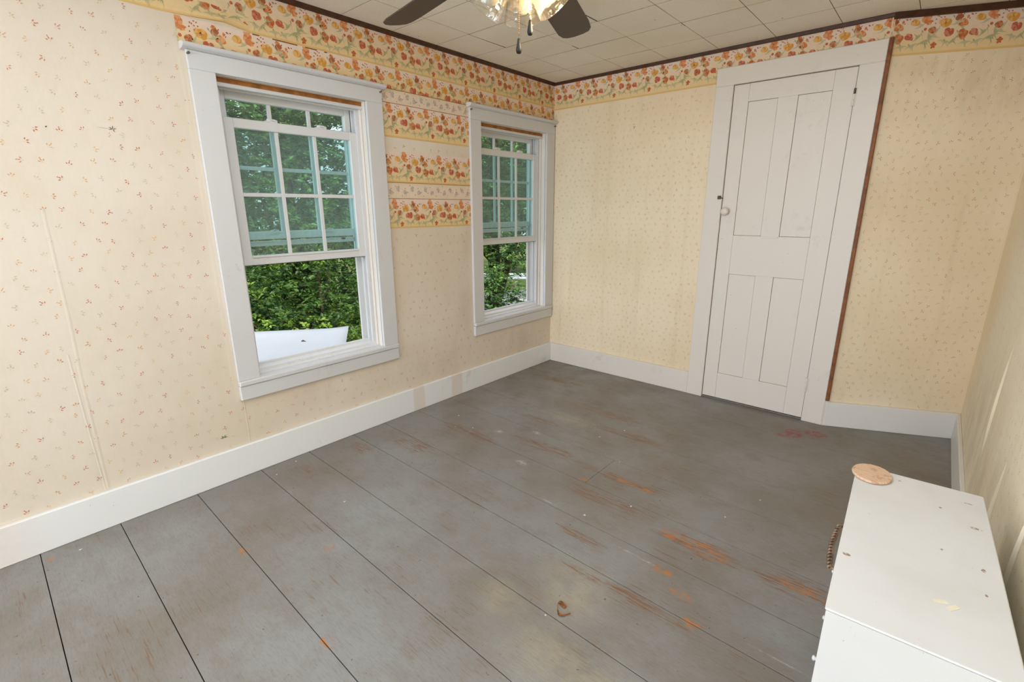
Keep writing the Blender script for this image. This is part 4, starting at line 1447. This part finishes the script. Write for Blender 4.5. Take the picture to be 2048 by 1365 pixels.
tree('leafy_tree', (-11.0, 11.0), [((-10.6, 10.2, 3.4), (2.4, 2.4, 2.4), 130), ((-9.0, 8.2, 3.2), (2.2, 2.2, 2.4), 120), ((-9.6, 6.4, 1.8), (1.8, 1.8, 2.4), 100)],
     70, 0.7, 0.18, 0.09, DARK, 'dark spreading tree on the near side of the road', 0.25)

# white membrane roof of the porch bay below the first window
MAT['sheet'] = plain('white_membrane', lin((222, 225, 229)), 0.5, 0.3, 0.02, 4)
pr_ = empty('porch_roof', (-0.9, -2.2, 0.3))
tag(pr_, 'white roofing sheet with a lifted corner outside the larger window', 'roof sheet')


def sheet_pt(s, t):
    # s runs out along the far edge towards the lifted corner, t back towards the house
    A0, A1 = Vector((-2.62, -2.76)), Vector((-1.37, -1.20))
    Bd = Vector((0.485, -0.317)) / 0.58
    p = A0.lerp(A1, s) + Bd * (t * 1.30)
    z = 0.300 + 0.016 * max(0, (s - 0.88) / 0.12) ** 2 * max(0, 1 - t * 1.4)
    return (p.x, p.y, z)


m = MB()
P = [[sheet_pt(i / 24, j / 12) for i in range(25)] for j in range(13)]
P = [[(min(x, -0.165), y, z) for x, y, z in r] for r in P]
m.quadgrid([[(x + 0.9, y + 2.2, z - 0.3) for x, y, z in r] for r in P])
o = m.build('membrane', 'sheet', pr_, smooth=True)
md = o.modifiers.new('thickness', 'SOLIDIFY'); md.thickness = 0.006; md.offset = -1
q = [P[0][0][:2], P[0][-2][:2], P[-1][-2][:2], P[-1][0][:2]]
q = [(x + 0.9, y + 2.2) for x, y in q]
cx = sum(a[0] for a in q) / 4; cy = sum(a[1] for a in q) / 4
q = [(cx + (x - cx) * 0.94, cy + (y - cy) * 0.94) for x, y in q]
MB().prism(q, -0.10, -0.018).build('roof_deck', 'siding', pr_)
for k in (0, 1):
    x, y = q[k]
    x, y = cx + (x - cx) * 0.9, cy + (y - cy) * 0.9
    box('post', (x - .05, y - .05, GZ - 0.3), (x + .05, y + .05, -0.10), 'siding', pr_, 0.004)
MB().tube([(-1.235 + .9, -1.705 + 2.2, 0.002), (-1.223 + .9, -1.70 + 2.2, 0.010), (-1.20 + .9, -1.685 + 2.2, 0.004)], [.008, .010, .003], 6).build('debris', 'rust', pr_)
